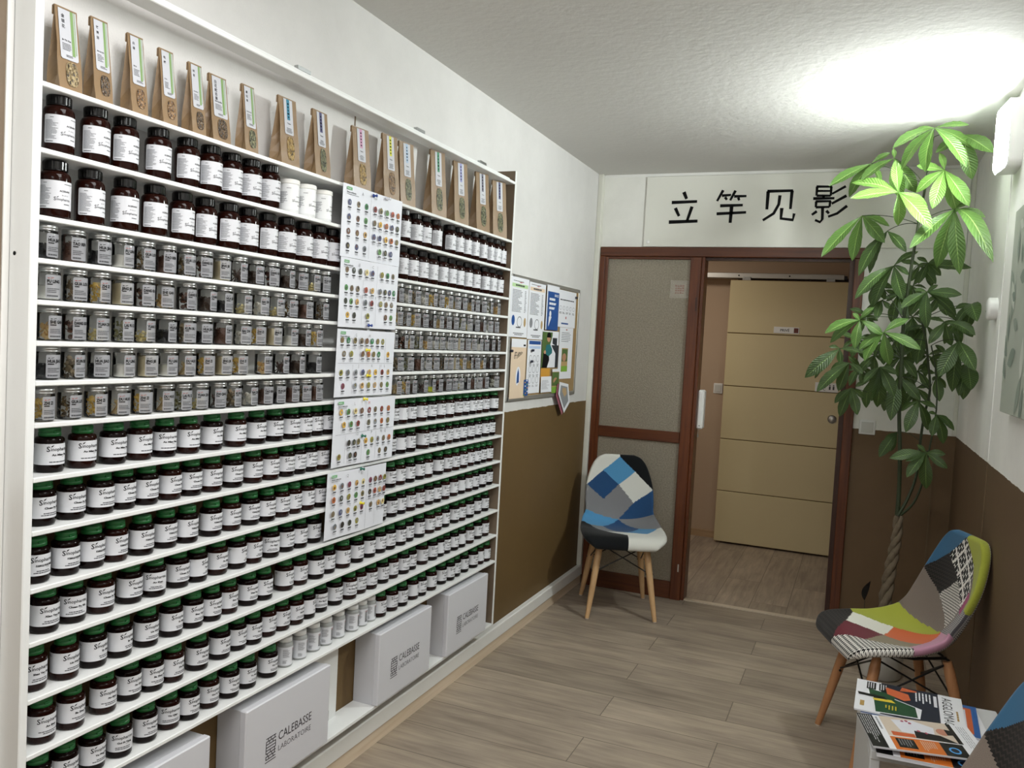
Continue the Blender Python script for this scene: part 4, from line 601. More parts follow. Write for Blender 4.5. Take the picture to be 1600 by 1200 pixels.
# ================================================================ JARS
M_AMBER = mat('dark_amber_glass', '100605', 0.10, spec=0.14, coat=0.0)
M_AMBER2 = mat('red_brown_amber_glass', '1f0a06', 0.10, spec=0.16, coat=0.0)
M_GCAP = mat('green_plastic_cap', '1f6a35', 0.38)
M_BCAP = mat('black_plastic_cap', '070708', 0.16, spec=0.35, coat=0.0)
M_WJAR = mat('white_jar_plastic', 'eef0f0', 0.35)
M_CLEAR = clear_glass('clear_jar_glass', (0.93, 0.94, 0.94, 1))
M_FROST = film_material('pale_clear_plastic', 'b9bcbb', 0.75)
M_LID = mat('silver_lid', 'b9bbbb', 0.28, metal=0.9)
M_HLABEL = film_material('translucent_grey_label', 'b4b6bb', 0.62)
M_ACCENT = mat('red_mark', '8c2f2a', 0.6)
M_GREENINK = mat('green_mark', '2f6a3c', 0.6)

def cyl_wrap(mb_src_fn, r, arc_center=0.0):
    # draws 2d content (s along the arc, t height) and wraps it on a cylinder
    src = MB(); mb_src_fn(src)
    out = MB()
    out.v = [(((r + z)*math.cos(arc_center + sx/r)), ((r + z)*math.sin(arc_center + sx/r)), t) for sx, t, z in src.v]
    out.f = src.f; out.m = src.m; out.sm = [True if m == 0 else False for m in src.m]
    return out
def label_base(mb, s0, s1, t0, t1, n=26, z=0.0003, mi=0):
    # sheet with rounded corners
    rad = 0.003
    vs = []; cols = [s0, s0+rad*0.3, s0+rad] + [s0+rad+(s1-s0-2*rad)*i/n for i in range(1, n)] + [s1-rad, s1-rad*0.3, s1]
    for c in cols:
        d = min(c-s0, s1-c); k = 0.0
        if d < rad: k = rad - math.sqrt(max(rad*rad-(rad-d)**2, 0))
        vs += [(c, t0+k, z), (c, t1-k, z)]
    fs = [(2*i, 2*i+2, 2*i+3, 2*i+1) for i in range(len(cols)-1)]
    mb.add(vs, fs, mi, None, True)
def sino(mb, cx, y, size, mi, col2=None):
    # brand wordmark: big S with a leaf tick over the i
    put_text(mb, 'S', cx-size*2.36, y-size*0.12, size*1.25, mi, None, 'l', 0.012, z=0.0006)
    put_text(mb, 'inopharma', cx-size*1.75, y, size*0.82, mi, None, 'l', 0.012, z=0.0006)
    mb.add([(cx-size*1.72, y+size*0.62, 0.0006), (cx-size*1.45, y+size*0.66, 0.0006), (cx-size*1.2, y+size*1.0, 0.0006), (cx-size*1.55, y+size*0.86, 0.0006)], [(0, 1, 2, 3)], mi)

def green_jar(name_txt, lines, seed, amber=None, shift=0.0):
    r = 0.0273; root = empty('supplement_jar')
    mb = MB(); mb.lathe([(0.0, 0.0008), (0.0225, 0.0008), (0.0258, 0.0022), (r, 0.006), (r, 0.0635), (0.0266, 0.0675), (0.0240, 0.0700), (0.0195, 0.0710), (0.0195, 0.0735), (0.0, 0.0735)], 28)
    mb.build('bottle', amber or M_AMBER, root)
    mb = MB(); mb.lathe([(0.0196, 0.0722), (0.0208, 0.0727), (0.0208, 0.0795), (0.0196, 0.0800), (0.0196, 0.0810), (0.0205, 0.0815), (0.0202, 0.0880), (0.0185, 0.0895), (0.0, 0.0895)], 26)
    mb.bbox(0.017, 0.0222, -0.006, 0.006, 0.080, 0.083, b=0.0008)
    mb.build('cap', M_GCAP, root)
    def draw(m):
        label_base(m, -0.062, 0.060, 0.0165, 0.0585)
        text_lines(m, -0.057, 0.050, -0.047, 0.055, 2, 2, None, 0.5, seed, z=0.0006)
        sino(m, 0.006+shift, 0.0445, 0.0118, 1)
        put_text(m, name_txt, 0.006+shift, 0.0345, 0.0054, 1, None, 'c', 0.045, 1.25, z=0.0006, maxw=0.036)
        put_text(m, 'capsules', 0.012+shift, 0.0318, 0.0028, 2, None, 'c', 0, z=0.0006, res=1)
        text_lines(m, -0.019+shift, 0.0205, 0.024+shift, 0.0280 if lines > 1 else 0.0245, lines, 2, None, 0.5, seed+5, 'c', z=0.0006)
    o = cyl_wrap(draw, r); o.build('paper_label', [M_LABEL, M_INK, M_GREYINK], root)
    return root
def black_jar(seed):
    r = 0.0285; root = empty('capsule_jar')
    mb = MB(); mb.lathe([(0.0, 0.0008), (0.0235, 0.0008), (0.0268, 0.0022), (r, 0.006), (r, 0.078), (0.0276, 0.0845), (0.0250, 0.0895), (0.0205, 0.0925), (0.0205, 0.096), (0.0, 0.096)], 28)
    mb.build('bottle', M_AMBER2, root)
    mb = MB(); n = 60; prof = [(0.0222, 0.0955), (0.0224, 0.1105), (0.0210, 0.1128), (0.0, 0.1128)]
    vs = []
    for rr_, z in prof:
        for i in range(n):
            q = rr_ + (0.0004 if (i % 2 and z < 0.111) else 0)
            a = 2*math.pi*i/n; vs.append((q*math.cos(a), q*math.sin(a), z))
    mb.add(vs, [(j*n+i, j*n+(i+1) % n, (j+1)*n+(i+1) % n, (j+1)*n+i) for j in range(3) for i in range(n)], 0, None, False)
    mb.build('cap', M_BCAP, root)
    mb = MB(); mb.lathe([(0.0203, 0.0930), (0.0228, 0.0932), (0.0228, 0.0948), (0.0203, 0.0950)], 26); mb.build('neck_ring', M_BCAP, root)
    def draw(m):
        label_base(m, -0.046, 0.056, 0.0185, 0.0730)
        text_lines(m, -0.043, 0.026, -0.019, 0.063, 15, 3, None, 0.5, seed, z=0.0006)
        text_lines(m, -0.034, 0.0665, -0.022, 0.0685, 1, 2, None, 0.6, seed+1, z=0.0006)
        text_lines(m, 0.004, 0.0665, 0.030, 0.0685, 1, 2, None, 0.6, seed+2, z=0.0006)
        put_text(m, 'ACERANS', 0.006, 0.052, 0.0048, 1, None, 'c', 0.02, z=0.0006, maxw=0.024)
        put_text(m, 'BU AN QI', 0.006, 0.0445, 0.0030, 2, None, 'c', 0, z=0.0006, res=1)
        sino(m, 0.004, 0.0355, 0.0080, 2)
        text_lines(m, 0.004, 0.0275, 0.020, 0.0300, 1, 2, None, 0.6, seed+3, z=0.0006)
        text_lines(m, -0.042, 0.0205, -0.024, 0.0225, 1, 1, None, 0.7, seed+4, z=0.0006)
    o = cyl_wrap(draw, r); o.build('paper_label', [M_LABEL, M_INK, M_GREYINK, M_LTINK], root)
    return root
def white_jar(seed):
    root = empty('white_capsule_jar')
    mb = MB(); mb.lathe([(0.0, 0.0008), (0.0245, 0.0008), (0.0268, 0.003), (0.0268, 0.0805), (0.0262, 0.082), (0.0, 0.082)], 28); mb.build('bottle', M_WJAR, root)
    mb = MB(); mb.lathe([(0.0268, 0.0795), (0.0284, 0.0800), (0.0284, 0.0815), (0.0279, 0.0825), (0.0277, 0.0905), (0.0255, 0.0925), (0.0, 0.0925)], 28); mb.build('lid', mat('white_lid_plastic', 'f1f1ec', 0.4), root)
    def draw(m):
        label_base(m, -0.060, 0.050, 0.010, 0.073)
        text_lines(m, -0.050, 0.026, -0.026, 0.058, 13, 3, None, 0.5, seed, z=0.0006)
        text_lines(m, -0.030, 0.066, -0.016, 0.068, 1, 2, None, 0.6, seed+1, z=0.0006)
        put_text(m, 'LIU JUN ZI', 0.006, 0.045, 0.0036, 1, None, 'c', 0.02, z=0.0006, maxw=0.022)
        sino(m, 0.003, 0.032, 0.0072, 2)
        text_lines(m, 0.004, 0.0215, 0.018, 0.0240, 1, 2, None, 0.6, seed+3, z=0.0006)
    o = cyl_wrap(draw, 0.0268); o.build('paper_label', [mat('bright_label', 'f0f2f3', 0.45), M_INK, M_GREYINK, M_LTINK], root)
    return root
def small_jar(seed):
    root = empty('clear_supplement_jar')
    r = 0.0232
    mb = MB(); mb.lathe([(0.0, 0.0008), (0.019, 0.0008), (0.0220, 0.0025), (r, 0.006), (r, 0.064), (0.0222, 0.068), (0.018, 0.071), (0.018, 0.073), (0.0, 0.073)], 26); mb.build('bottle', M_FROST, root)
    mb = MB(); mb.lathe([(0.0192, 0.0725), (0.0200, 0.073), (0.0200, 0.085), (0.0188, 0.0865), (0.0, 0.0865)], 26); mb.build('lid', M_WJAR, root)
    def draw(m):
        label_base(m, -0.056, 0.052, 0.007, 0.0600)
        text_lines(m, -0.028, 0.030, -0.006, 0.054, 9, 3, None, 0.5, seed, z=0.0006)
        text_lines(m, -0.028, 0.012, -0.012, 0.022, 4, 3, None, 0.6, seed+1, z=0.0006)
        text_lines(m, 0.002, 0.016, 0.018, 0.050, 8, 1, None, 0.62, seed+2, z=0.0006)
        text_lines(m, 0.002, 0.050, 0.018, 0.054, 1, 4, None, 0.62, seed+3, z=0.0006)
    o = cyl_wrap(draw, r); o.build('paper_label', [M_LABEL, M_INK, M_GREYINK, M_LTINK, M_ACCENT], root)
    return root

# ---- loose contents of the clear jars
def contents_mesh(kind, fill, cols, seed):
    rnd = random.Random(seed); mb = MB(); R = 0.0198; fill = min(fill*1.35, 0.047)
    def place(size): 
        a = rnd.uniform(0, 2*math.pi); q = (R-size)*math.sqrt(rnd.uniform(0.3, 1)); return q*math.cos(a), q*math.sin(a), 0.0025+size*0.5+rnd.random()*max(fill-size, 0.001)
    def rot(): return Matrix.Rotation(rnd.uniform(0, 6.28), 4, 'Z') @ Matrix.Rotation(rnd.uniform(0, 3.14), 4, 'X') @ Matrix.Rotation(rnd.uniform(0, 6.28), 4, 'Y')
    if kind == 'powder':
        n = 24; prof = [(0.0, 0.003), (0.0195, 0.003), (0.0200, 0.006), (0.0200, fill), (0.012, fill+0.003), (0.0, fill+0.002)]
        mb.lathe(prof, n)
        return mb
    if kind == 'seeds':
        mb.lathe([(0.0, 0.003), (0.0185, 0.003), (0.0185, fill-0.002), (0.0, fill)], 18)
        for i in range(150):
            a = rnd.uniform(0, 6.28); top = i % 3 == 0
            q = R-0.0012 if not top else (R-0.002)*math.sqrt(rnd.random()); z = rnd.uniform(0.003, fill) if not top else fill+rnd.uniform(-0.001, 0.0015)
            s_ = rnd.uniform(0.0011, 0.0019)
            xf = Matrix.Translation((q*math.cos(a), q*math.sin(a), z)) @ rot() @ Matrix.Diagonal((s_*1.5, s_, s_, 1))
            mb.add([(1, 0, 0), (-1, 0, 0), (0, 1, 0), (0, -1, 0), (0, 0, 1), (0, 0, -1)], [(0, 2, 4), (2, 1, 4), (1, 3, 4), (3, 0, 4), (2, 0, 5), (1, 2, 5), (3, 1, 5), (0, 3, 5)], rnd.randrange(len(cols)), xf)
        return mb
    if kind == 'slices':
        for i in range(46):
            s_ = rnd.uniform(0.005, 0.008); p = place(s_)
            xf = Matrix.Translation(p) @ rot(); n = 9
            pts = [(s_*rnd.uniform(0.85, 1.05)*math.cos(6.283*k/n), s_*0.75*math.sin(6.283*k/n)) for k in range(n)]
            mb.prism(pts, 0.0013, rnd.randrange(len(cols)), xf)
        return mb
    if kind == 'sticks':
        for i in range(40):
            L = rnd.uniform(0.022, 0.036); a = rnd.uniform(0, 6.28); q = R*0.86*math.sqrt(rnd.random()); b = a+rnd.uniform(-1.0, 1.0); q2 = R*0.86*math.sqrt(rnd.random())
            z0 = 0.003+rnd.random()*0.004
            p0 = Vector((q*math.cos(a), q*math.sin(a), z0)); p1 = Vector((q2*math.cos(b+2.5), q2*math.sin(b+2.5), z0+min(fill, L)*rnd.uniform(0.6, 1)))
            mid = (p0+p1)/2 + Vector((rnd.uniform(-.003, .003), rnd.uniform(-.003, .003), 0))
            mb.tube([p0, mid, p1], rnd.uniform(0.0006, 0.0014), 5, rnd.randrange(len(cols)))
        return mb
    if kind == 'cubes':
        for i in range(22):
            s_ = rnd.uniform(0.0035, 0.005); p = place(s_*1.5)
            mb.bbox(-s_, s_, -s_, s_, -s_, s_, b=0.0005, mi=rnd.randrange(len(cols)), xf=Matrix.Translation(p) @ rot())
        return mb
    # chips / leaves
    for i in range(70):
        s_ = rnd.uniform(0.003, 0.0065); p = place(s_)
        xf = Matrix.Translation(p) @ rot(); n = 6
        pts = [(s_*rnd.uniform(0.5, 1.1)*math.cos(6.283*k/n), s_*rnd.uniform(0.4, 0.8)*math.sin(6.283*k/n)) for k in range(n)]
        vs = [(a, b, 0.15*s_*math.sin(k*2.1)) for k, (a, b) in enumerate(pts)]
        mb.prism([(a, b) for a, b, c in vs], 0.0009, rnd.randrange(len(cols)), xf)
    return mb
HERBS = [
 ('slices', 0.026, ['c9a468', 'b88c50', 'dcc089'], 'tan root slices'), ('seeds', 0.026, ['3a2a1e', '4a3626', '2b2019'], 'dark brown seeds'),
 ('sticks', 0.045, ['c8ab74', 'a98a55', 'd9c391'], 'straw coloured stems'), ('powder', 0.034, ['cbbf9f'], 'pale beige powder'),
 ('chips', 0.036, ['6d5a40', '8a7350', '54452f'], 'brown herb chips'), ('cubes', 0.024, ['e8e4da', 'dedace'], 'white cubes'),
 ('seeds', 0.022, ['17181c', '23242a'], 'black grains'), ('chips', 0.038, ['7c7a52', '64633f', '94916a'], 'green-brown dried leaves'),
 ('sticks', 0.042, ['4d3b33', '2f2320', '66504a'], 'dark twigs'), ('slices', 0.030, ['5c3a2c', '6f4a38', '3d2620'], 'dark reddish slices'),
 ('chips', 0.032, ['d8b65c', 'caa24a', 'e4cd8a'], 'yellow petals'), ('powder', 0.020, ['e9e7e0'], 'white powder'),
 ('seeds', 0.030, ['5f4134', '70503f', '4a2f26'], 'brown berries'), ('slices', 0.040, ['8b7a5f', 'a39377', '6f6049'], 'grey-brown bark pieces'),
 ('chips', 0.020, ['e7d9a0', 'd8c684'], 'cream flakes'), ('seeds', 0.014, ['d9de3a', 'c8cf2c'], 'bright yellow grains'),
]
HNAMES = ['SHE GAN', 'CHAN TUI', 'DU HUO', 'JING JIE', 'GUA LOU', 'BAI ZHI', 'HUA JIAO', 'LAI FU ZI', 'ZHI QIAO', 'DANG GUI', 'ZHI ZI', 'FU LING', 'TAO REN', 'KUN BU', 'YUAN ZHI', 'WU MEI']
def herb_jar(k):
    kind, fill, cols, desc = HERBS[k]; rnd = random.Random(k+50)
    root = empty('herb_jar'); r = 0.0225
    mb = MB(); mb.lathe([(0.0, 0.0012), (0.0190, 0.0012), (0.0212, 0.0020), (r, 0.0045), (r, 0.0520), (0.0218, 0.0545), (0.0205, 0.0555), (0.0205, 0.0585)], 26)
    mb.build('glass', M_CLEAR, root)
    mb = MB(); mb.lathe([(0.0206, 0.0550), (0.0222, 0.0555), (0.0222, 0.0575), (0.0216, 0.0582), (0.0222, 0.0590), (0.0222, 0.0640), (0.0212, 0.0655), (0.0, 0.0655)], 26)
    mb.build('lid', M_LID, root)
    cm = contents_mesh(kind, fill, cols, k)
    cm.build('herbs', [mat('herb_'+c, c, 0.75) for c in cols], root)
    col = k % 3
    def draw(m):
        label_base(m, -0.0175, 0.0175, 0.0045, 0.0500, 12)
        m.add([(-0.014, 0.0425, 0.0006), (-0.0105, 0.0425, 0.0006), (-0.0105, 0.0440, 0.0006), (-0.014, 0.0440, 0.0006)], [(0, 1, 2, 3)], 3)
        m.add([(-0.0095, 0.0425, 0.0006), (-0.003, 0.0440, 0.0006), (-0.0035, 0.0450, 0.0006), (-0.0080, 0.0440, 0.0006)], [(0, 1, 2, 3)], 3)
        put_text(m, HNAMES[k], -0.0150, 0.0345, 0.0082, 1, None, 'l', 0.05, 0.8, z=0.0006, maxw=0.029)
        text_lines(m, -0.0145, 0.0295, -0.002, 0.0335, 1, 1, None, 0.6, k, z=0.0006)
        rect(m, -0.0145, 0.0262, 0.012, 0.0267, 2, None, 0.0006)
        text_lines(m, -0.0145, 0.0150, 0.012, 0.0250, 3, 2, None, 0.45, k+9, z=0.0006)
        text_lines(m, -0.0145, 0.0070, 0.013, 0.0110, 1, 2, None, 0.7, k+19, z=0.0006)
    o = cyl_wrap(draw, r, 0.0); o.build('label', [M_HLABEL, M_INK, M_GREYINK, (M_ACCENT if col else M_INK)], root)
    return root, desc
ORD = ['first', 'second', 'third', 'fourth', 'fifth', 'sixth', 'seventh', 'eighth', 'ninth', 'tenth', 'eleventh', 'twelfth', 'thirteenth', 'fourteenth', 'fifteenth', 'sixteenth', 'seventeenth', 'eighteenth', 'nineteenth', 'twentieth', 'twenty-first', 'twenty-second', 'twenty-third', 'twenty-fourth', 'twenty-fifth', 'twenty-sixth', 'twenty-seventh', 'twenty-eighth', 'twenty-ninth', 'thirtieth', 'thirty-first', 'thirty-second']
ROWNAME = {2: 'upper black-capped row', 3: 'lower black-capped row', 4: 'top herb jar row', 5: 'second herb jar row', 6: 'middle herb jar row', 7: 'fourth herb jar row', 8: 'lowest herb jar row',
           9: 'top green-capped row', 10: 'second green-capped row', 11: 'third green-capped row', 12: 'fourth green-capped row', 13: 'fifth green-capped row', 14: 'sixth green-capped row', 15: 'lowest jar row'}
PROTO = {}
def proto(key, fn):
    if key not in PROTO: PROTO[key] = fn()
    return PROTO[key]
GNAMES = {9: ['An Mian Pian'], 10: ['Chuan Po Xin'], 11: ['FORMULE POUR FEMME'], 12: ['Tian Wang Bu Xin', 'Chuan Po Xin', 'An Shen', 'Xiao Yao San'], 13: ['Yu Ping Feng', 'Er Ming', 'Shao Yao Gan', 'Liu Wei Di'],
          14: ['Xue Mai', 'An Shen', 'Ba Zhen Tang', 'Zhi Bai Di'], 15: ['Yin Qiao', 'Tian Wang Bu', 'Gui Pi Tang', 'Yu Ping Feng']}
count = {}
allrow = {}
for row, kind, jx, jy in JARS: allrow.setdefault(row, []).append(jy)
for row, kind, jx, jy in JARS:
    l = sorted(allrow[row]); idx = l.index(jy); n = len(l)
    left = jy < -2.62
    ll = [v for v in l if (v < -2.62) == left]; k = ll.index(jy)
    if row >= 13:
        side = '%s from the left post on the %s' % (ORD[idx], ROWNAME[row]) if idx < 16 else '%s from the far end of the %s' % (ORD[n-1-idx], ROWNAME[row])
    else:
        side = '%s from the left post on the %s' % (ORD[k], ROWNAME[row]) if left else '%s from the far end of the %s' % (ORD[len(ll)-1-k], ROWNAME[row])
    rnd = random.Random(int(row*1000+idx))
    rz = rnd.uniform(-0.16, 0.16)
    jy2 = jy
    if kind == 'green':
        v = rnd.randrange(len(GNAMES[row])); am = rnd.random() < 0.35
        p = proto(('g', row, v, am), lambda: green_jar(GNAMES[row][v], 2 if row != 9 else 1, row*7+v, M_AMBER2 if am else None, 0.0))
        if rnd.random() < 0.16: rz += rnd.choice((0.45, -0.55, 0.6))
        lab, cat, grp = 'green-capped amber jar, ' + side, 'jar', 'green-capped amber jars'
    elif kind == 'black':
        v = rnd.randrange(2); p = proto(('b', v), lambda: black_jar(30+v))
        if rnd.random() < 0.25: rz += rnd.choice((0.2, -0.25))
        lab, cat, grp = 'black-capped amber jar, ' + side, 'jar', 'black-capped amber jars'
    elif kind == 'white':
        p = proto('w', lambda: white_jar(77)); lab, cat, grp = 'plain white jar with white lid, ' + side, 'jar', 'white jars beside the black-capped ones'
    elif kind == 'small':
        v = rnd.randrange(3); p = proto(('s', v), lambda: small_jar(80+v)); rz = rnd.uniform(-0.5, 0.35)
        lab, cat, grp = 'clear jar with a white lid, ' + side, 'jar', 'clear white-lidded jars on the lowest row'
    else:
        v = (idx*7 + row*5 + rnd.randrange(3)) % 15
        if row == 8 and 704 < 0: v = 15
        if row == 8 and abs(jy2+2.13) < 0.03: v = 15
        p, desc = proto(('h', v), lambda: herb_jar(v))
        rz = rnd.uniform(-0.35, 0.30)
        lab, cat, grp = 'clear jar of %s, ' % desc + side.replace(' from the left post on the ', ' from left on ').replace(' from the far end of the ', ' from far end of '), 'jar', 'clear herb jars with silver lids'
    pr_ = p[0] if isinstance(p, tuple) else p
    if count.get(pr_.name, 0) == 0: o = pr_
    else: o = copy_tree(pr_)
    count[pr_.name] = count.get(pr_.name, 0)+1
    o.location = (jx, jy2, Z[row-1]); o.rotation_euler = (0, 0, rz)
    tag(o, lab, cat, grp)
# ================================================================ KRAFT BAGS
def kraft_material():
    m = mat('kraft_paper', '8a7152', 0.40, bump=0.35, bscale=60, var=0.08, vscale=14, dist=0.002)
    return m
M_KRAFT = kraft_material()
def window_material(name, c1, c2, c3):
    m = bpy.data.materials.new(name); m.use_nodes = True; nt = m.node_tree; b = nt.nodes['Principled BSDF']
    b.inputs['Roughness'].default_value = 0.25; b.inputs['Coat Weight'].default_value = 0.6
    tc = nt.nodes.new('ShaderNodeTexCoord'); mp = nt.nodes.new('ShaderNodeMapping'); mp.inputs['Scale'].default_value = (1, 1.6, 0.8); mp.inputs['Rotation'].default_value = (0.5, 0.3, 0.7)
    v = nt.nodes.new('ShaderNodeTexVoronoi'); v.inputs['Scale'].default_value = 230; v.inputs['Randomness'].default_value = 1
    nt.links.new(tc.outputs['Object'], mp.inputs[0]); nt.links.new(mp.outputs[0], v.inputs['Vector'])
    cr = nt.nodes.new('ShaderNodeValToRGB'); e = cr.color_ramp.elements
    e[0].position = 0.15; e[0].color = rgb(c1); e[1].position = 0.8; e[1].color = rgb(c3)
    k = e.new(0.5); k.color = rgb(c2)
    nt.links.new(v.outputs['Color'], cr.inputs[0]); nt.links.new(cr.outputs[0], b.inputs['Base Color'])
    bp = nt.nodes.new('ShaderNodeBump'); bp.inputs['Distance'].default_value = 0.002; nt.links.new(v.outputs['Distance'], bp.inputs['Height']); nt.links.new(bp.outputs[0], b.inputs['Normal'])
    MATS[name] = m; return m
def kraft_bag(w, h, d, lean, stripe, cn, latin, win, seed, labw, labh, big):
    rnd = random.Random(seed); root = empty('kraft_bag')
    ts = [0, 0.06, 0.2, 0.38, 0.56, 0.74, 0.9, 1.0]
    vs = []; hw = w/2
    for t in ts:
        z = h*t; sh = 1.0 if t < 0.06 else max(1-((t-0.04)/0.96)**1.15, 0.05)
        dd = d*sh; fx = d/2 - (d*0.5+lean)*t; ww = hw*(1-0.03*t) + (0.0015 if 0.1 < t < 0.5 else 0)
        g = 0.30*w*math.sin(math.pi*min(t*1.12, 1))
        j = lambda: rnd.uniform(-0.0007, 0.0007)
        vs += [(fx+j(), -ww, z), (fx, -ww*0.33, z+0), (fx, ww*0.33, z), (fx+j(), ww, z),
               (fx-dd/2, ww-g+j(), z), (fx-dd, ww, z), (fx-dd, -ww, z), (fx-dd/2, -ww+g+j(), z)]
    n = 8; fs = [(j*n+i, j*n+(i+1) % n, (j+1)*n+(i+1) % n, (j+1)*n+i) for j in range(len(ts)-1) for i in range(n)]
    fs.append(tuple(range(n))[::-1]); fs.append(tuple(range((len(ts)-1)*n, len(ts)*n)))
    mb = MB(); mb.add(vs, fs, 0)
    fx = d/2-(d*0.5+lean); dt = 0.05*d
    mb.build('bag_body', M_KRAFT, root)
    # folded top flap
    mb = MB(); mb.bbox(fx-dt-0.0035, fx+0.0006, -hw*0.985, hw*0.985, h-0.001, h+0.0032, b=0.001)
    mb.bbox(fx-dt-0.006, fx-dt-0.0030, -hw*0.98, hw*0.98, h-0.016, h+0.002, b=0.001); mb.build('folded_top', M_KRAFT, root)
    # frame on the front face
    up = Vector((-(d*0.5+lean), 0, h)); xf = frame((d/2+0.0006, -hw, 0), (0, 1, 0), up)
    H = up.length
    ly0 = H-labh-0.002; cx = hw if big else hw+0.001
    mb = MB(); lx0, lx1 = cx-labw/2, cx+labw/2; r = 0.003
    pts = [(lx0+r, ly0), (lx1-r, ly0), (lx1, ly0+r), (lx1, H-0.001), (lx0, H-0.001), (lx0, ly0+r)]
    mb.add([(a, b, 0.0006) for a, b in pts], [list(range(6))], 0, xf)
    if not big:
        rect(mb, lx1-labw*0.34, ly0+labh*0.10, lx1-labw*0.17, H-0.001, 1, xf, 0.0009)
        rect(mb, lx1-labw*0.12, ly0+labh*0.14, lx1-labw*0.08, H-0.001, 1, xf, 0.0009)
        cs = labw*0.26; n_ = len(cn)
        for q, ch in enumerate(cn): put_text(mb, ch, lx0+labw*0.14, H-labh*0.18-q*labh*0.105, cs*0.75, 2, xf, 'l', 0.01, z=0.001)
        put_text(mb, latin, lx0+labw*0.12, ly0+labh*0.37, labw*0.115, 2, xf, 'l', 0.02, z=0.001, maxw=labw*0.5)
        text_lines(mb, lx0+labw*0.12, ly0+labh*0.18, lx0+labw*0.62, ly0+labh*0.33, 5, 3, xf, 0.4, seed, z=0.001)
        text_lines(mb, lx0+labw*0.3, ly0+labh*0.05, lx0+labw*0.85, ly0+labh*0.10, 2, 3, xf, 0.5, seed+3, z=0.001)
    else:
        rect(mb, cx-labw*0.18, ly0+labh*0.42, cx+labw*0.16, H-0.001, 1, xf, 0.0009)
        text_lines(mb, cx-labw*0.12, ly0+labh*0.46, cx+labw*0.10, H-0.008, 5, 2, xf, 0.5, seed, 'c', z=0.001)
        put_text(mb, latin, cx, ly0+labh*0.30, labw*0.15, 2, xf, 'c', 0.02, z=0.001, maxw=labw*0.8)
        text_lines(mb, lx0+labw*0.15, ly0+labh*0.05, lx1-labw*0.15, ly0+labh*0.20, 4, 3, xf, 0.45, seed+3, 'c', z=0.001)
    mb.build('paper_label', [mat('bag_label_paper', 'c2c4ca', 0.55), mat('stripe_'+stripe, stripe, 0.6), M_INK, M_GREYINK], root)
    # window showing the herbs
    mb = MB(); wx, wy = cx+0.003, (H-labh)*0.56; rx, ry = w*(0.20 if big else 0.27), min((H-labh)*0.36, w*0.50)
    pts = [(wx+rx*(abs(math.cos(a))**0.6)*(1 if math.cos(a) > 0 else -1), wy+ry*(abs(math.sin(a))**0.75)*(1 if math.sin(a) > 0 else -1)) for a in [2*math.pi*i/28 for i in range(28)]]
    mb.add([(a, b, 0.0006) for a, b in pts], [list(range(28))], 0, xf); mb.build('window', win, root)
    return root
WIN = [window_material('bag_herbs_straw', '2e2414', '7d6a44', 'b3a078'), window_material('bag_herbs_dark', '221a12', '4a3824', '6a5236'),
       window_material('bag_herbs_brown', '3a2716', '6d4f2e', '9a7850'), window_material('bag_herbs_gold', '3a2c16', '94763c', 'b89e66'), window_material('bag_herbs_green', '22261a', '55573e', '8a8a68')]
BSPEC = [('金银花', 'Jin Yin Hua', 0), ('玫瑰茄', 'Mei Gui Qie', 1), ('白菊', 'Bai Ju', 2), ('枇杷', 'Pi Pa', 2), ('何首', 'He Shou', 1), ('白花蛇舌草', 'Bai Hua She', 1), ('夏枯草', 'Xia Ku Cao', 4)]
STR = ['2f7f9a', '4a4a74', 'c795b4', 'd2d24a', 'a9bfd6', '3f8a66', '8f93c4', '6a6a7a', '4a4f78']
STRN = ['teal', 'dark blue', 'pink', 'yellow', 'pale blue', 'green', 'lilac', 'grey', 'navy']
for i, (y1, y2, ty, tz) in enumerate(BAGS):
    big = i >= 7
    h = min(tz, 2.146 if big else 2.2) - Z[0]; w = y2-y1
    if not big:
        w = max(w, 0.042)*1.0; rz = 0.0 if i != 1 else 0.0; d = 0.036
        lean = 0.004
        o = kraft_bag(w, h, d, lean, '7c9c60', BSPEC[i][0], BSPEC[i][1], WIN[BSPEC[i][2]], i, w*0.78, h*0.60, False)
        side = 'small kraft paper bag with a green-striped label, %s from the left post' % ORD[i]
    else:
        k = i-7; w = (0.074, 0.070, 0.078, 0.078, 0.078, 0.084, 0.084, 0.084, 0.084)[k]; rz = -(0.02, 0.0, 0.13, 0.13, 0.16, 0.20, 0.22, 0.24, 0.34)[k]
        o = kraft_bag(w, h, 0.044, 0.0, STR[k], '', ('Tisane', 'Tisane', 'Tisane', 'Tisane', 'Tisane', 'Tisane', 'Tisane', 'Tisane', 'Tisane')[k], WIN[(3, 4, 3, 2, 4, 4, 4, 4, 4)[k]], i+20, 0.036, h*0.52, True)
        side = 'tall kraft paper bag with a %s label stripe, %s from the left post' % (STRN[k], ORD[i])
    o.location = (0.052, (y1+y2)/2 + (0.0 if not big else 0.004), Z[0]); o.rotation_euler = (0, 0, rz)
    if i == 15: o.location.y = -1.605
    tag(o, side, 'bag', 'kraft bags on the top shelf')

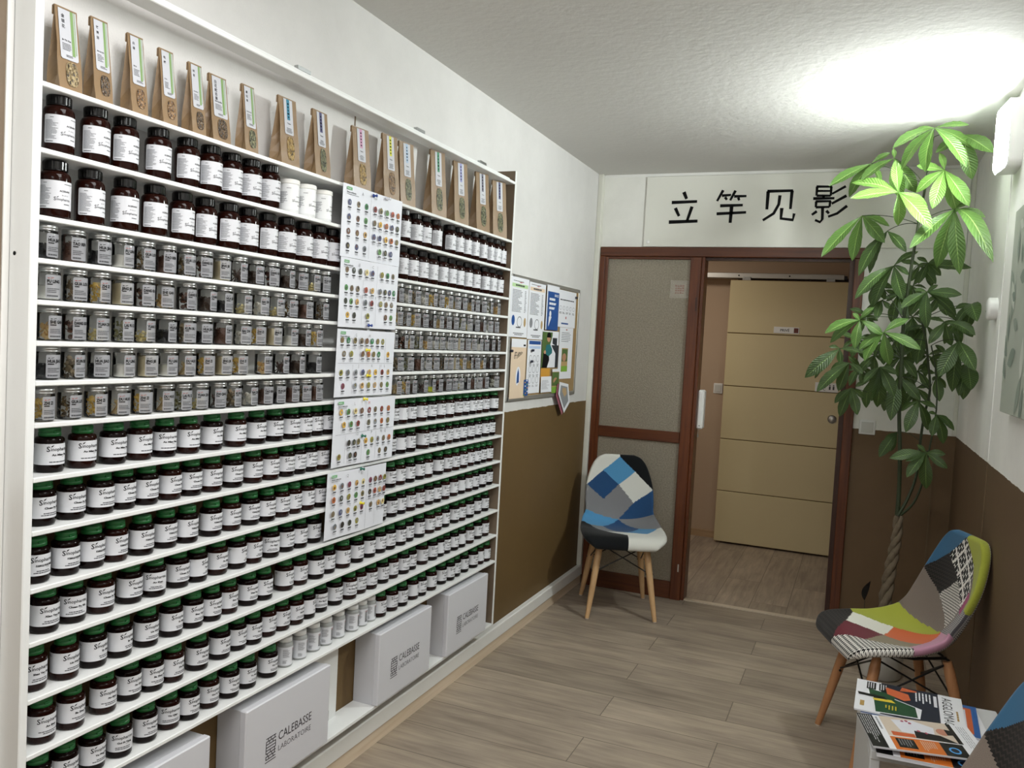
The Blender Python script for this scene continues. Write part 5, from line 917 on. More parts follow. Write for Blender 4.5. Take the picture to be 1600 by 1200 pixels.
# ================================================================ HERB CHART SHEETS AND PINS
DISC = ['5f8f52', '7c7048', '6f6a55', '6b4a38', '7a6d57', 'c09a5c', '3f4338', 'd3a73f', '6c7178', '2f2a26', '4f8a4c', '7f4058', '4a4f74', 'a8503f', '8a8f94', '2f7a45', 'b0612f', '8f8a3a', '7e2f2c', 'd9c98f']
DM = [mat('disc_'+c, c, 0.6, var=0.35, vscale=260) for c in DISC]
M_GREENBOX = mat('chart_green', '6fae74', 0.6); M_SHEET = mat('chart_paper', 'e3e6ee', 0.5); M_LINE = mat('chart_rule', 'b9bcc6', 0.6)
LAY = [ # rows: (y fraction from top, [x fractions]) ; panels: [x0,y0,x1,y1] rules
 [(0.24, [0.10, 0.24, 0.37, 0.52, 0.62, 0.73, 0.83, 0.93]), (0.44, [0.10, 0.24, 0.37, 0.52, 0.62, 0.73, 0.83, 0.93]), (0.64, [0.10, 0.24, 0.37, 0.52, 0.62, 0.73, 0.83, 0.93]), (0.84, [0.10, 0.24, 0.37, 0.63, 0.73, 0.83])],
 [(0.17, [0.10, 0.21, 0.32, 0.43, 0.53, 0.70, 0.80, 0.90]), (0.43, [0.10, 0.19, 0.29, 0.43, 0.54, 0.68, 0.77, 0.85, 0.93]), (0.62, [0.10, 0.19, 0.29, 0.43, 0.54, 0.70, 0.80, 0.90]), (0.82, [0.14, 0.25, 0.48, 0.80, 0.90])],
 [(0.16, [0.08, 0.18, 0.29, 0.40, 0.49, 0.58, 0.68, 0.77]), (0.36, [0.12, 0.24, 0.43, 0.53, 0.62, 0.71, 0.88]), (0.64, [0.09, 0.20, 0.33, 0.45, 0.56, 0.67, 0.79, 0.90]), (0.84, [0.13, 0.33, 0.45, 0.56, 0.67, 0.79, 0.90])],
 [(0.19, [0.10, 0.21, 0.32, 0.42, 0.54, 0.64, 0.75, 0.87]), (0.38, [0.15, 0.26, 0.37, 0.54, 0.65, 0.76, 0.87]), (0.66, [0.24, 0.32, 0.39, 0.51, 0.61, 0.71, 0.81, 0.91]), (0.85, [0.10, 0.27, 0.35, 0.56, 0.75, 0.86])],
 [(0.22, [0.10, 0.22, 0.34, 0.46, 0.57, 0.70, 0.79, 0.88, 0.96]), (0.41, [0.10, 0.22, 0.34, 0.46, 0.57, 0.70, 0.79, 0.88, 0.96]), (0.62, [0.10, 0.22, 0.34, 0.46, 0.57, 0.73, 0.87, 0.95]), (0.82, [0.14, 0.26, 0.38, 0.50])]]
RULES = [[(0.44, 0.04, 0.44, 0.97)], [(0.37, 0.28, 0.37, 0.95), (0.61, 0.05, 0.61, 0.95)], [(0.03, 0.50, 0.97, 0.50), (0.37, 0.10, 0.37, 0.48), (0.82, 0.10, 0.82, 0.48), (0.27, 0.52, 0.27, 0.96), (0.74, 0.52, 0.74, 0.96)],
         [(0.03, 0.52, 0.97, 0.50), (0.48, 0.05, 0.48, 0.50), (0.18, 0.54, 0.18, 0.96), (0.44, 0.53, 0.44, 0.96), (0.67, 0.53, 0.67, 0.96)], [(0.64, 0.05, 0.64, 0.98), (0.65, 0.53, 0.98, 0.50), (0.80, 0.55, 0.80, 0.95)]]
LET = [['A', 'B'], ['B', 'C', 'D', 'E', 'F'], ['G', 'H', 'I', 'J', 'K', 'L'], ['L', 'M', 'N', 'O', 'P', 'Q'], ['Q', 'R', 'S', 'T']]
SLAB = ['herb chart sheet with round pictures, topmost of the five hanging', 'herb chart sheet of four panels, second from the top', 'herb chart sheet with six ruled panels, middle of the five', 'herb chart sheet with a red letter M, fourth from the top', 'herb chart sheet, lowest of the five hanging on the shelf']
for k, q in enumerate(SHEETS):
    (a0, a1), (b0, b1), (c0, c1), (d0, d1) = q
    wd = (b0-a0 + c0-d0)/2; ht = (a1-d1 + b1-c1)/2
    tilt = -0.012 if k == 4 else 0.0
    org = Vector((S+0.006+0.0015*(k % 2), (a0+d0)/2, (d1+c1)/2))
    sh = empty('herb_chart_sheet', org); tag(sh, SLAB[k], 'poster', 'herb chart sheets pinned to the shelf')
    xf = frame((0, 0, 0), (0, 1, (b1-a1)/wd*0.6), (0.012, 0, 1))
    rnd = random.Random(k)
    mb = MB(); nx = 10; vs = []; 
    for i in range(nx+1):
        for z in (0, 1):
            for y in (0, ht):
                vs.append((wd*i/nx, y, 0.0022*math.sin(i*0.7+k)-0.0006 + z*0.0005))
    fs = []
    for i in range(nx):
        a = 4*i; fs += [(a+2, a+6, a+7, a+3), (a, a+1, a+5, a+4), (a, a+4, a+6, a+2), (a+1, a+3, a+7, a+5)]
    fs += [(0, 2, 3, 1), (4*nx, 4*nx+1, 4*nx+3, 4*nx+2)]
    mb.add(vs, fs, 0, xf); mb.build('paper', M_SHEET, sh)
    mb = MB(); zz = 0.0031
    rect(mb, wd*0.05, ht*0.925, wd*0.13, ht*0.965, 1, xf, zz)
    put_text(mb, 'FICHE %d' % (k+1), wd*0.056, ht*0.933, 0.0055, 4, xf, 'l', 0.01, z=zz+0.0002, maxw=wd*0.07)
    put_text(mb, 'Plantes médicinales', wd*0.05, ht*0.885, 0.0062, 2, xf, 'l', 0.02, z=zz, maxw=wd*0.18)
    text_lines(mb, wd*0.05, ht*0.86, wd*0.25, ht*0.875, 1, 3, xf, 0.5, k, z=zz)
    for j, L_ in enumerate(LET[k]):
        put_text(mb, L_, wd*(0.30+0.62*((j*0.37) % 1)), ht*(0.90 if j < 2 else 0.44), 0.013, 5 if L_ == 'M' else 3, xf, 'c', 0, z=zz)
    for (x0, y0, x1, y1) in RULES[k]:
        dx, dy = (x1-x0)*wd, (y1-y0)*ht; l = math.hypot(dx, dy); nx_, ny_ = -dy/l*0.0004, dx/l*0.0004
        X0, Y0 = x0*wd, ht*(1-y0)-0; X1, Y1 = x1*wd, ht*(1-y1)
        if abs(dx) > abs(dy): P4 = [(X0, Y0-0.0004), (X1, Y1-0.0004), (X1, Y1+0.0004), (X0, Y0+0.0004)]
        else: P4 = [(X0-0.0004, Y0), (X1-0.0004, Y1), (X1+0.0004, Y1), (X0+0.0004, Y0)]
        mb.add([(a, b, zz) for a, b in P4], [(0, 1, 2, 3)], 3, xf)
    for yy, xs in LAY[k]:
        for xx in xs:
            cx, cy = wd*xx, ht*(1-yy)
            disc2(mb, cx, cy, 0.0098, 0.0100, 6+rnd.randrange(len(DM)), xf, 14, zz, 0.12, rnd)
            disc2(mb, cx+rnd.uniform(-.002, .002), cy+rnd.uniform(-.003, .003), 0.0045, 0.0055, 6+rnd.choice((1, 2, 3, 4, 6, 9, 14)), xf, 9, zz+0.0002, 0.3, rnd)
            rect(mb, cx-0.0085, cy-0.0165, cx+0.0085, cy-0.0135, 2, xf, zz)
            text_lines(mb, cx-0.009, cy-0.0245, cx+0.009, cy-0.0175, 3, 3, xf, 0.4, int(xx*100), 'c', z=zz)
    mb.build('print', [M_SHEET, M_GREENBOX, M_INK, M_LTINK, M_PAPER, mat('red_letter', 'c05060', 0.6)]+DM, sh)
PC = dict(blue='1f3f8f', yellow='f0e13a', green='1f6a55', white='e8eaf0')
PN = [0]
def push_pin(x, y, z, col, label, axis=Vector((1, 0, 0.0))):
    r = empty('push_pin', (x, y, z)); tag(r, label, 'pin', 'push pins')
    xf = Matrix.Rotation(math.pi/2, 4, 'Y')
    mb = MB(); mb.lathe([(0.0, 0.0005), (0.0055, 0.0005), (0.0058, 0.002), (0.003, 0.0035), (0.0026, 0.010), (0.0045, 0.012), (0.0045, 0.0135), (0.0, 0.0138)], 14, xf=xf)
    mb.build('head', mat('pin_'+col, PC[col], 0.3), r)
    mb = MB(); mb.tube([(-0.004, 0, 0), (0.002, 0, 0)], 0.0006, 6); mb.build('needle', M_METAL, r)
PL = ['blue push pin at the top edge of the topmost herb chart', 'blue push pin at the bottom of the second herb chart', 'yellow push pin in the upper panel of the middle herb chart', 'yellow push pin in the lower panel of the middle herb chart',
      'yellow push pin at the top edge of the fourth herb chart', 'green push pin in the centre of the fourth herb chart', 'green push pin at the top edge of the lowest herb chart', 'yellow push pin in the centre of the lowest herb chart', 'white pin at the right corner of the topmost herb chart']
for (c, y, z), l in zip(PINS, PL): push_pin(0.0995, y, z, c, l)

# ================================================================ STORAGE BOXES ON THE BOTTOM BOARD
def storage_box(y0, y1, top, label, logo=True):
    d = 0.099; z0 = Z[15]; r = empty('storage_box', (0.002, (y0+y1)/2, z0)); tag(r, label, 'box', 'white storage boxes under the lowest shelf')
    w = (y1-y0)/2; h = top-z0
    mb = MB(); mb.bbox(0.0, d-0.022, -w+0.002, w-0.002, 0.0, h-0.002, b=0.001); mb.build('box_base', mat('box_side', 'c9cacf', 0.5), r)
    mb = MB(); mb.bbox(d-0.022, d, -w, w, 0.0005, h, b=0.003); mb.build('lid', mat('box_lid', 'd3d4da', 0.45), r)
    if logo:
        xf = frame((d+0.0003, -w, 0), (0, 1, 0), (0, 0, 1)); mb = MB()
        ink = 0; W2 = 2*w; bx = W2*0.36; by = h*0.45
        put_text(mb, 'CALEBASSE', bx, by, 0.036, 0, xf, 'l', 0.0, maxw=W2*0.40)
        put_text(mb, 'LABORATOIRE', bx, by-0.030, 0.023, 1, xf, 'l', -0.008, maxw=W2*0.40)
        mb.build('lettering', [mat('box_ink', '39343a', 0.6), mat('box_ink_light', '5c595f', 0.6)], r)
        mb = MB(); lx, ly, s_ = bx-0.052, by-0.036, 0.0062; t = 0.0027
        for i in range(8):
            yy = ly+i*0.0085
            rect(mb, lx, yy, lx+0.042, yy+t, 0, xf)
        for i, segs in enumerate([(0.0, 0.012, 0.030), (0.006, 0.024, 0.036), (0.0, 0.018, 0.036), (0.0, 0.036, 0.036), (0.0, 0.036, 0.036), (0.0, 0.014, 0.028), (0.008, 0.020, 0.036)]):
            if i in (3, 4): segs = (0.0, 0.0395)
            for sx_ in segs: rect(mb, lx+sx_, ly+i*0.0085, lx+sx_+t, ly+(i+1)*0.0085+t, 0, xf)
        rect(mb, lx-0.002, ly-0.0075, lx+0.044, ly-0.0050, 0, xf)
        mb.build('maze_emblem', mat('box_ink', '39343a', 0.6), r)
    return r
storage_box(-3.68, -3.285, 0.445, 'white storage box at the bottom left, lid only half in view', True)
storage_box(-3.155, -2.775, 0.452, 'white storage box with maze emblem, nearest whole box below the shelf')
storage_box(-2.492, -2.125, 0.456, 'white storage box with maze emblem, middle of the lettered boxes')
storage_box(-1.985, -1.612, 0.458, 'white storage box with maze emblem, farthest from the viewer')

# ================================================================ NOTICE BOARD
nb = empty('notice_board', (0, -0.816, 1.19)); tag(nb, 'grey framed notice board on the left wall near the door', 'notice board')
x = Matrix.Translation(-nb.location)
mb = MB(); mb.box(0.001, 0.010, -1.30, -0.325, 1.20, 1.775, xf=x); mb.build('board', mat('board_cork', '9b8058', 0.8, var=0.2, vscale=90), nb)
mb = MB()
for dd in ((0.0005, 0.014, -1.31, -0.315, 1.765, 1.785), (0.0005, 0.014, -1.31, -0.315, 1.185, 1.205), (0.0005, 0.014, -1.312, -1.295, 1.185, 1.785), (0.0005, 0.014, -0.33, -0.312, 1.185, 1.785)): mb.bbox(*dd, b=0.002, xf=x)
mb.build('frame', M_ALU, nb)
PM = [M_PAPER, M_INK, M_GREYINK, M_LTINK, mat('poster_blue', '1f4f93', 0.5), mat('poster_green', '7fae3f', 0.5), mat('poster_red', 'b0483e', 0.5), mat('poster_cream', 'e3cdb4', 0.5),
      mat('poster_teal', '1f6f74', 0.5), mat('poster_dark', '2a3038', 0.5), mat('skin_print', 'b98a6c', 0.6), mat('poster_orange', 'd39a3c', 0.5), mat('poster_tan', 'b79a6a', 0.5), mat('leafy_green', '4f6a35', 0.6), mat('pale_blue', 'b8cdea', 0.5), mat('pale_green', 'b9d9a2', 0.5)]
def paper(key, label, layer, draw, curl=0.004):
    q = PAPERS[key]; (ax, ay), (bx, by), (cx, cy), (dx, dy) = q
    w = ((bx-ax)+(cx-dx))/2; h = ((ay-dy)+(by-cy))/2
    o = empty('notice_paper', (0.0125+0.0022*layer, (ax+dx)/2, (dy+cy)/2)); tag(o, label, 'paper', 'papers on the notice board')
    xf = frame((0, 0, 0), (0, 1, 0), (0, 0, 1))
    mb = MB(); n = 8; f = lambda i, j: 0.0008+curl*max(0, (abs(i/n-0.5)*2-0.55))**2*(1 if (i > n/2) else 0.6)*(1.2-j)
    vs = [(w*i/n, h*j, f(i, j)) for i in range(n+1) for j in (0, 1)]
    mb.add(vs, [(2*i, 2*i+2, 2*i+3, 2*i+1) for i in range(n)], 0, xf); mb.add([(a, b, c-0.0004) for a, b, c in vs], [(2*i, 2*i+1, 2*i+3, 2*i+2) for i in range(n)], 0, xf)
    mb.build('sheet', M_PAPER, o)
    mb = MB(); draw(mb, w, h, xf)
    if mb.f:
        # follow the curl
        inv = xf.inverted(); nv = []
        for v in mb.v:
            a = inv @ Vector(v); a.z += f(n*min(max(a.x/w, 0), 1), min(max(a.y/h, 0), 1)); nv.append(tuple(xf @ a))
        mb.v = nv; mb.build('print', PM, o)
    return o
def dr_price(m, w, h, xf, c1):
    text_lines(m, w*0.12, h*0.93, w*0.9, h*0.945, 1, 2, xf, 0.6, 11); m.add([(w*0.42, h*0.925, 0.0006), (w*0.70, h*0.932, 0.0006), (w*0.52, h*0.912, 0.0006)], [(0, 1, 2)], 6, xf)
    rect(m, w*0.06, h*0.835, w*0.94, h*0.895, c1, xf, 0.0002); text_lines(m, w*0.12, h*0.845, w*0.88, h*0.885, 1, 2, xf, 0.7, 3, 'c', z=0.0005)
    text_lines(m, w*0.10, h*0.42, w*0.66, h*0.80, 16, 2, xf, 0.4, 5); text_lines(m, w*0.78, h*0.42, w*0.9, h*0.8, 14, 2, xf, 0.4, 8)
    disc2(m, w*0.2, h*0.28, w*0.09, w*0.11, 4 if c1 == 15 else 3, xf, 16); disc2(m, w*0.55, h*0.26, w*0.14, w*0.12, 3, xf, 16); disc2(m, w*0.55, h*0.26, w*0.12, w*0.10, 0, xf, 16, 0.0005); disc2(m, w*0.85, h*0.26, w*0.06, w*0.10, 12, xf, 12)
    text_lines(m, w*0.3, h*0.15, w*0.7, h*0.18, 1, 1, xf, 0.6, 4, 'c'); text_lines(m, w*0.2, h*0.03, w*0.85, h*0.08, 2, 2, xf, 0.5, 6, 'c')
paper('price_left', 'white price list with a green heading bar, far left on the notice board', 1, lambda m, w, h, xf: dr_price(m, w, h, xf, 15))
paper('price_right', 'white price list with a reddish heading, second on the notice board', 0, lambda m, w, h, xf: dr_price(m, w, h, xf, 7))
def dr_blue(m, w, h, xf):
    rect(m, w*0.08, 0, w, h*0.86, 4, xf); 
    put_text(m, 'ESPACE', w*0.93, h*0.76, h*0.075, 0, xf, 'r', 0.03, z=0.0005, maxw=w*0.55)
    for i in range(3): text_lines(m, w*0.22, h*(0.65-0.1*i), w*0.93, h*(0.72-0.1*i), 1, 0, xf, 0.75, i+4, z=0.0005)
    disc2(m, w*0.34, h*0.36, w*0.08, w*0.09, 0, xf, 14, 0.0005); m.add([(w*0.22, h*0.05, 0.0005), (w*0.38, h*0.05, 0.0005), (w*0.5, h*0.2, 0.0005), (w*0.46, h*0.3, 0.0005), (w*0.24, h*0.3, 0.0005)], [(0, 1, 2, 3, 4)], 0, xf)
    m.add([(w*0.6, h*0.05, 0.0005), (w*0.95, h*0.04, 0.0005), (w*0.9, h*0.18, 0.0005), (w*0.75, h*0.24, 0.0005), (w*0.64, h*0.16, 0.0005)], [(0, 1, 2, 3, 4)], 0, xf)
paper('blue', 'blue poster with bold white words and white figures', 2, dr_blue)
def dr_tr(m, w, h, xf):
    text_lines(m, w*0.08, h*0.72, w*0.9, h*0.76, 1, 1, xf, 0.7, 2)
    for i in range(5): disc2(m, w*(0.12+0.19*i), h*0.52, w*0.06, h*0.06, 3, xf, 12); disc2(m, w*(0.12+0.19*i), h*0.52, w*0.05, h*0.05, 0, xf, 12, 0.0005); text_lines(m, w*(0.05+0.19*i), h*0.36, w*(0.19+0.19*i), h*0.42, 2, 2, xf, 0.5, i)
    disc2(m, w*0.45, h*0.26, w*0.03, h*0.04, 6, xf, 10); rect(m, w*0.2, h*0.08, w*0.6, h*0.12, 4, xf)
paper('topright', 'white notice with a row of small round symbols, top right of the board', 1, dr_tr)
def dr_photo(m, w, h, xf):
    rect(m, 0, 0, w, h, 0, xf); rect(m, w*0.0, h*0.0, w*0.6, h*0.97, 13, xf, 0.0004); rect(m, w*0.55, h*0.0, w, h*0.62, 9, xf, 0.0005); rect(m, w*0.62, h*0.62, w*0.9, h*0.82, 9, xf, 0.0005)
    m.add([(w*0.1, 0, 0.0007), (w*0.62, 0, 0.0007), (w*0.62, h*0.5, 0.0007), (w*0.48, h*0.64, 0.0007), (w*0.25, h*0.62, 0.0007)], [(0, 1, 2, 3, 4)], 8, xf)
    m.add([(w*0.05, 0, 0.0008), (w*0.5, 0, 0.0008), (w*0.45, h*0.3, 0.0008), (w*0.1, h*0.42, 0.0008)], [(0, 1, 2, 3)], 1, xf)
    disc2(m, w*0.38, h*0.80, w*0.11, h*0.10, 10, xf, 16, 0.0010); m.add([(w*0.26, h*0.82, 0.0012), (w*0.50, h*0.82, 0.0012), (w*0.49, h*0.93, 0.0012), (w*0.38, h*0.97, 0.0012), (w*0.27, h*0.93, 0.0012)], [(0, 1, 2, 3, 4)], 1, xf)
    disc2(m, w*0.18, h*0.42, w*0.07, h*0.05, 10, xf, 10, 0.0012)
paper('photo', 'photo poster of a man in a teal shirt beside a bus', 1, dr_photo)
def dr_cream(m, w, h, xf):
    rect(m, 0.0, 0.0, w, h*0.86, 7, xf); put_text(m, 'ET APRÈS', w*0.5, h*0.72, w*0.13, 1, xf, 'c', 0.02, z=0.0005, maxw=w*0.6); put_text(m, 'ET DEMAIN', w*0.5, h*0.67, w*0.13, 1, xf, 'c', 0.02, z=0.0005, maxw=w*0.6)
    disc2(m, w*0.52, h*0.37, w*0.2, h*0.19, 4, xf, 24, 0.0005); disc2(m, w*0.52, h*0.37, w*0.16, h*0.165, 0, xf, 24, 0.0008)
    m.add([(w*0.44, h*0.25, 0.001), (w*0.6, h*0.27, 0.001), (w*0.58, h*0.42, 0.001), (w*0.52, h*0.51, 0.001), (w*0.45, h*0.40, 0.001)], [(0, 1, 2, 3, 4)], 4, xf)
    text_lines(m, w*0.2, h*0.06, w*0.85, h*0.10, 1, 1, xf, 0.6, 3, 'c'); rect(m, w*0.8, h*0.88, w*0.95, h*0.91, 1, xf)
paper('cream', 'cream poster with a blue oval emblem, bottom left of the notice board', 2, dr_cream)
def dr_second(m, w, h, xf):
    rect(m, w*0.1, h*0.92, w*0.95, h*0.985, 4, xf); rect(m, w*0.1, h*0.84, w*0.95, h*0.89, 14, xf)
    for i in range(3):
        for j in range(3): disc2(m, w*(0.25+0.27*i), h*(0.65-0.2*j), w*0.10, h*0.07, 3, xf, 12); disc2(m, w*(0.25+0.27*i), h*(0.65-0.2*j), w*0.085, h*0.06, 0, xf, 12, 0.0005); text_lines(m, w*(0.17+0.27*i), h*(0.52-0.2*j), w*(0.35+0.27*i), h*(0.56-0.2*j), 2, 3, xf, 0.5, i)
paper('second', 'white leaflet with blue header and grid of line drawings', 0, dr_second)
def dr_low(m, w, h, xf):
    text_lines(m, w*0.15, h*0.72, w*0.85, h*0.92, 6, 2, xf, 0.3, 5); disc2(m, w*0.5, h*0.96, w*0.06, h*0.012, 6, xf, 8)
    rect(m, w*0.22, h*0.14, w*0.68, h*0.60, 12, xf); rect(m, w*0.24, h*0.34, w*0.66, h*0.58, 13, xf, 0.0005); disc2(m, w*0.42, h*0.42, w*0.15, h*0.08, 10, xf, 12, 0.0008); rect(m, w*0.22, h*0.14, w*0.68, h*0.25, 5, xf, 0.0010)
paper('lowright', 'white page with a green and tan picture, lower right of the board', 0, dr_low)
paper('orange', 'orange card behind the white slips on the board', 0, lambda m, w, h, xf: rect(m, 0, 0, w, h, 11, xf), 0.0)
def dr_fly(m, w, h, xf):
    rect(m, 0, 0, w, h*0.88, 12, xf); rect(m, w*0.03, h*0.3, w*0.97, h*0.86, 13, xf, 0.0005); disc2(m, w*0.5, h*0.5, w*0.32, h*0.14, 10, xf, 14, 0.0008); rect(m, 0, 0, w, h*0.26, 5, xf, 0.0010)
paper('flyer', 'small green flyer pinned at the bottom edge of the board', 2, dr_fly)
paper('slips', 'crumpled white slips pinned over the orange card', 2, lambda m, w, h, xf: text_lines(m, w*0.1, h*0.2, w*0.9, h*0.8, 8, 3, xf, 0.3, 9), 0.02)
def dr_card(m, w, h, xf):
    rect(m, 0, 0, w, h, 4, xf); 
    for i in range(9): disc2(m, w*((i*0.37) % 0.8+0.1), h*(i/9+0.05), w*0.16, h*0.04, (5, 11, 0)[i % 3], xf, 7, 0.0006)
paper('card', 'small blue patterned card between two lower leaflets', 3, dr_card, 0.0)
hc = empty('hanging_postcard', (0.030, HANG[0][0], HANG[3][1])); tag(hc, 'postcards hanging below the right edge of the notice board', 'postcard')
xf = frame((0, 0, 0), (0, 1, 0), (0, 0, 1)); mb = MB()
bp_ = [(a-HANG[0][0], b-HANG[3][1]) for a, b in HANG]
mb.prism(bp_[::-1], 0.001, 0, xf); mb.prism([(a-0.02, b-0.01) for a, b in bp_[::-1]], 0.0008, 2, xf @ Matrix.Translation((0, 0, -0.006)))
cx_, cy_ = sum(a for a, b in bp_)/5, sum(b for a, b in bp_)/5
mb.add([(cx_+(a-cx_)*0.75, cy_+(b-cy_)*0.75, 0.0013) for a, b in bp_[::-1]], [list(range(5))], 1, xf)
mb.add([(cx_+(a-cx_)*0.4, cy_+0.02+(b-cy_)*0.3, 0.0016) for a, b in bp_[::-1]], [list(range(5))], 3, xf)
mb.build('cards', [M_PAPER, mat('postcard_grey', '8e9296', 0.6), mat('postcard_back', '9a5a68', 0.6), mat('postcard_tan', 'b79a72', 0.6)], hc)
for k, (a, b, l) in enumerate([(-1.295, 1.425, 'dark magnet left of the cream poster'), (-1.025, 1.43, 'dark magnet between the two price lists'), (-0.395, 1.735, 'dark clip at the top right corner of the board'), (-1.03, 1.375, 'small dark magnet above the blue patterned card')]):
    mg = MB(); mg.bbox(0.018, 0.026, a-0.012, a+0.012, b-0.006, b+0.006, b=0.002); o = mg.build('magnet', mat('magnet_navy', '1c2233', 0.4)); tag(o, l, 'magnet', 'magnets on the notice board')

# ================================================================ CHAIRS
def pat(name, kind, c1, c2, scale):
    m = bpy.data.materials.new(name); m.use_nodes = True; nt = m.node_tree; b = nt.nodes['Principled BSDF']
    b.inputs['Roughness'].default_value = 0.9; b.inputs['Specular IOR Level'].default_value = 0.15; b.inputs['Sheen Weight'].default_value = 0.15
    uv = nt.nodes.new('ShaderNodeUVMap'); mp = nt.nodes.new('ShaderNodeMapping'); nt.links.new(uv.outputs[0], mp.inputs[0])
    L = nt.links.new
    def math_(op, a, b_=None):
        n = nt.nodes.new('ShaderNodeMath'); n.operation = op
        for i, q in enumerate((a, b_)):
            if q is None: continue
            if isinstance(q, (int, float)): n.inputs[i].default_value = q
            else: L(q, n.inputs[i])
        return n.outputs[0]
    if kind == 'plain':
        n = nt.nodes.new('ShaderNodeTexNoise'); n.inputs['Scale'].default_value = 900; n.inputs['Detail'].default_value = 2; L(mp.outputs[0], n.inputs['Vector'])
        fac = n.outputs['Fac']
        cr = nt.nodes.new('ShaderNodeMapRange'); cr.inputs['From Min'].default_value = 0.35; cr.inputs['From Max'].default_value = 0.65; L(fac, cr.inputs[0]); fac = cr.outputs[0]
    else:
        sp = nt.nodes.new('ShaderNodeSeparateXYZ'); L(mp.outputs[0], sp.inputs[0])
        u = math_('MULTIPLY', sp.outputs[0], scale); v = math_('MULTIPLY', sp.outputs[1], scale)
        if kind == 'hound':
            fu = math_('FRACT', u); fv = math_('FRACT', v)
            a = math_('GREATER_THAN', fu, 0.5); c = math_('GREATER_THAN', fv, 0.5)
            both = math_('MULTIPLY', a, c); neither = math_('MULTIPLY', math_('SUBTRACT', 1.0, a), math_('SUBTRACT', 1.0, c))
            diag = math_('GREATER_THAN', math_('FRACT', math_('MULTIPLY', math_('ADD', u, v), 2.0)), 0.5)
            mixd = math_('MULTIPLY', math_('SUBTRACT', 1.0, math_('ADD', both, neither)), diag)
            fac = math_('ADD', both, mixd)
        elif kind == 'grid':
            g1 = math_('LESS_THAN', math_('FRACT', u), 0.35); g2 = math_('LESS_THAN', math_('FRACT', v), 0.35); fac = math_('MAXIMUM', g1, g2)
        elif kind == 'lace':
            d1 = math_('LESS_THAN', math_('FRACT', math_('ADD', u, v)), 0.16); d2 = math_('LESS_THAN', math_('FRACT', math_('SUBTRACT', u, v)), 0.16)
            w1 = math_('FRACT', math_('MULTIPLY', math_('ADD', u, math_('MULTIPLY', v, 0.37)), 3.7)); w2 = math_('FRACT', math_('MULTIPLY', math_('SUBTRACT', v, math_('MULTIPLY', u, 0.37)), 3.7))
            pet = math_('GREATER_THAN', math_('ABSOLUTE', math_('SUBTRACT', w1, w2)), 0.52)
            fac = math_('MAXIMUM', math_('MAXIMUM', d1, d2), pet)
        elif kind == 'knit':
            zz_ = math_('FRACT', math_('ADD', v, math_('MULTIPLY', math_('ABSOLUTE', math_('SUBTRACT', math_('FRACT', u), 0.5)), 1.0)))
            fac = math_('GREATER_THAN', zz_, 0.62)
    mx = nt.nodes.new('ShaderNodeMix'); mx.data_type = 'RGBA'; mx.inputs[6].default_value = rgb(c1); mx.inputs[7].default_value = rgb(c2)
    L(fac, mx.inputs[0]); L(mx.outputs[2], b.inputs['Base Color'])
    MATS[name] = m; return m
M_LEG = wood_material('beech_leg', 'c19a6e', 'd2ad80', 'Z', 0.45, 0.8)
M_LEG2 = wood_material('beech_leg_ruddy', 'a9764e', 'ba875c', 'Z', 0.45, 0.8)
M_SHELL = mat('chair_underside_fabric', '1b1b1d', 0.85)
def interp(keys, t):
    for a, b in zip(keys, keys[1:]):
        if t <= b[0]:
            f = (t-a[0])/(b[0]-a[0]); f = f*f*(3-2*f) if len(a) > 2 and False else f
            return [a[i]+(b[i]-a[i])*f for i in range(1, len(a))]
    return list(keys[-1][1:])
def spline(keys, t):
    # catmull-rom through keyed values
    n = len(keys)
    for i in range(n-1):
        if t <= keys[i+1][0] or i == n-2:
            a, b = keys[i], keys[i+1]; p = keys[max(i-1, 0)]; q = keys[min(i+2, n-1)]
            f = (t-a[0])/(b[0]-a[0]); f = min(max(f, 0), 1); out = []
            for k in range(1, len(a)):
                m0 = (b[k]-p[k])/(b[0]-p[0])*(b[0]-a[0]); m1 = (q[k]-a[k])/(q[0]-a[0])*(b[0]-a[0])
                f2, f3 = f*f, f*f*f
                out.append((2*f3-3*f2+1)*a[k]+(f3-2*f2+f)*m0+(-2*f3+3*f2)*b[k]+(f3-f2)*m1)
            return out
# v: 0 front edge .. 1 top of the back ;  columns x, z, halfwidth, dish
PROF = [(0.0, 0.232, 0.388, 0.150, -0.004), (0.045, 0.235, 0.415, 0.192, 0.0), (0.10, 0.208, 0.438, 0.222, 0.004), (0.22, 0.115, 0.438, 0.236, 0.018), (0.34, 0.020, 0.428, 0.236, 0.038),
        (0.44, -0.070, 0.434, 0.226, 0.060), (0.50, -0.125, 0.455, 0.214, 0.072), (0.56, -0.165, 0.500, 0.207, 0.074), (0.64, -0.192, 0.570, 0.208, 0.062), (0.74, -0.212, 0.655, 0.202, 0.044),
        (0.84, -0.224, 0.735, 0.180, 0.026), (0.92, -0.231, 0.795, 0.152, 0.014), (0.97, -0.234, 0.828, 0.120, 0.008), (1.0, -0.235, 0.842, 0.084, 0.004)]
VT = 0.52
def shell_point(u, v, off):
    x, z, hw, dish = spline(PROF, v)
    e = 0.004; x1, z1 = spline(PROF, min(v+e, 1))[:2]; x0, z0 = spline(PROF, max(v-e, 0))[:2]
    tx, tz = x1-x0, z1-z0; l = math.hypot(tx, tz) or 1; tx, tz = tx/l, tz/l
    nx, nz = -tz, tx
    if nz < 0 and v < 0.4: nx, nz = -nx, -nz
    # normal pointing to the sitter (up on the seat, forward on the back)
    nx, nz = (tz, -tx)
    au = abs(u)
    k = dish*(au**2.2)
    return Vector((x+nx*(k+off), u*hw*(1-0.06*au*au*min(dish*14, 1)), z+nz*(k+off)))
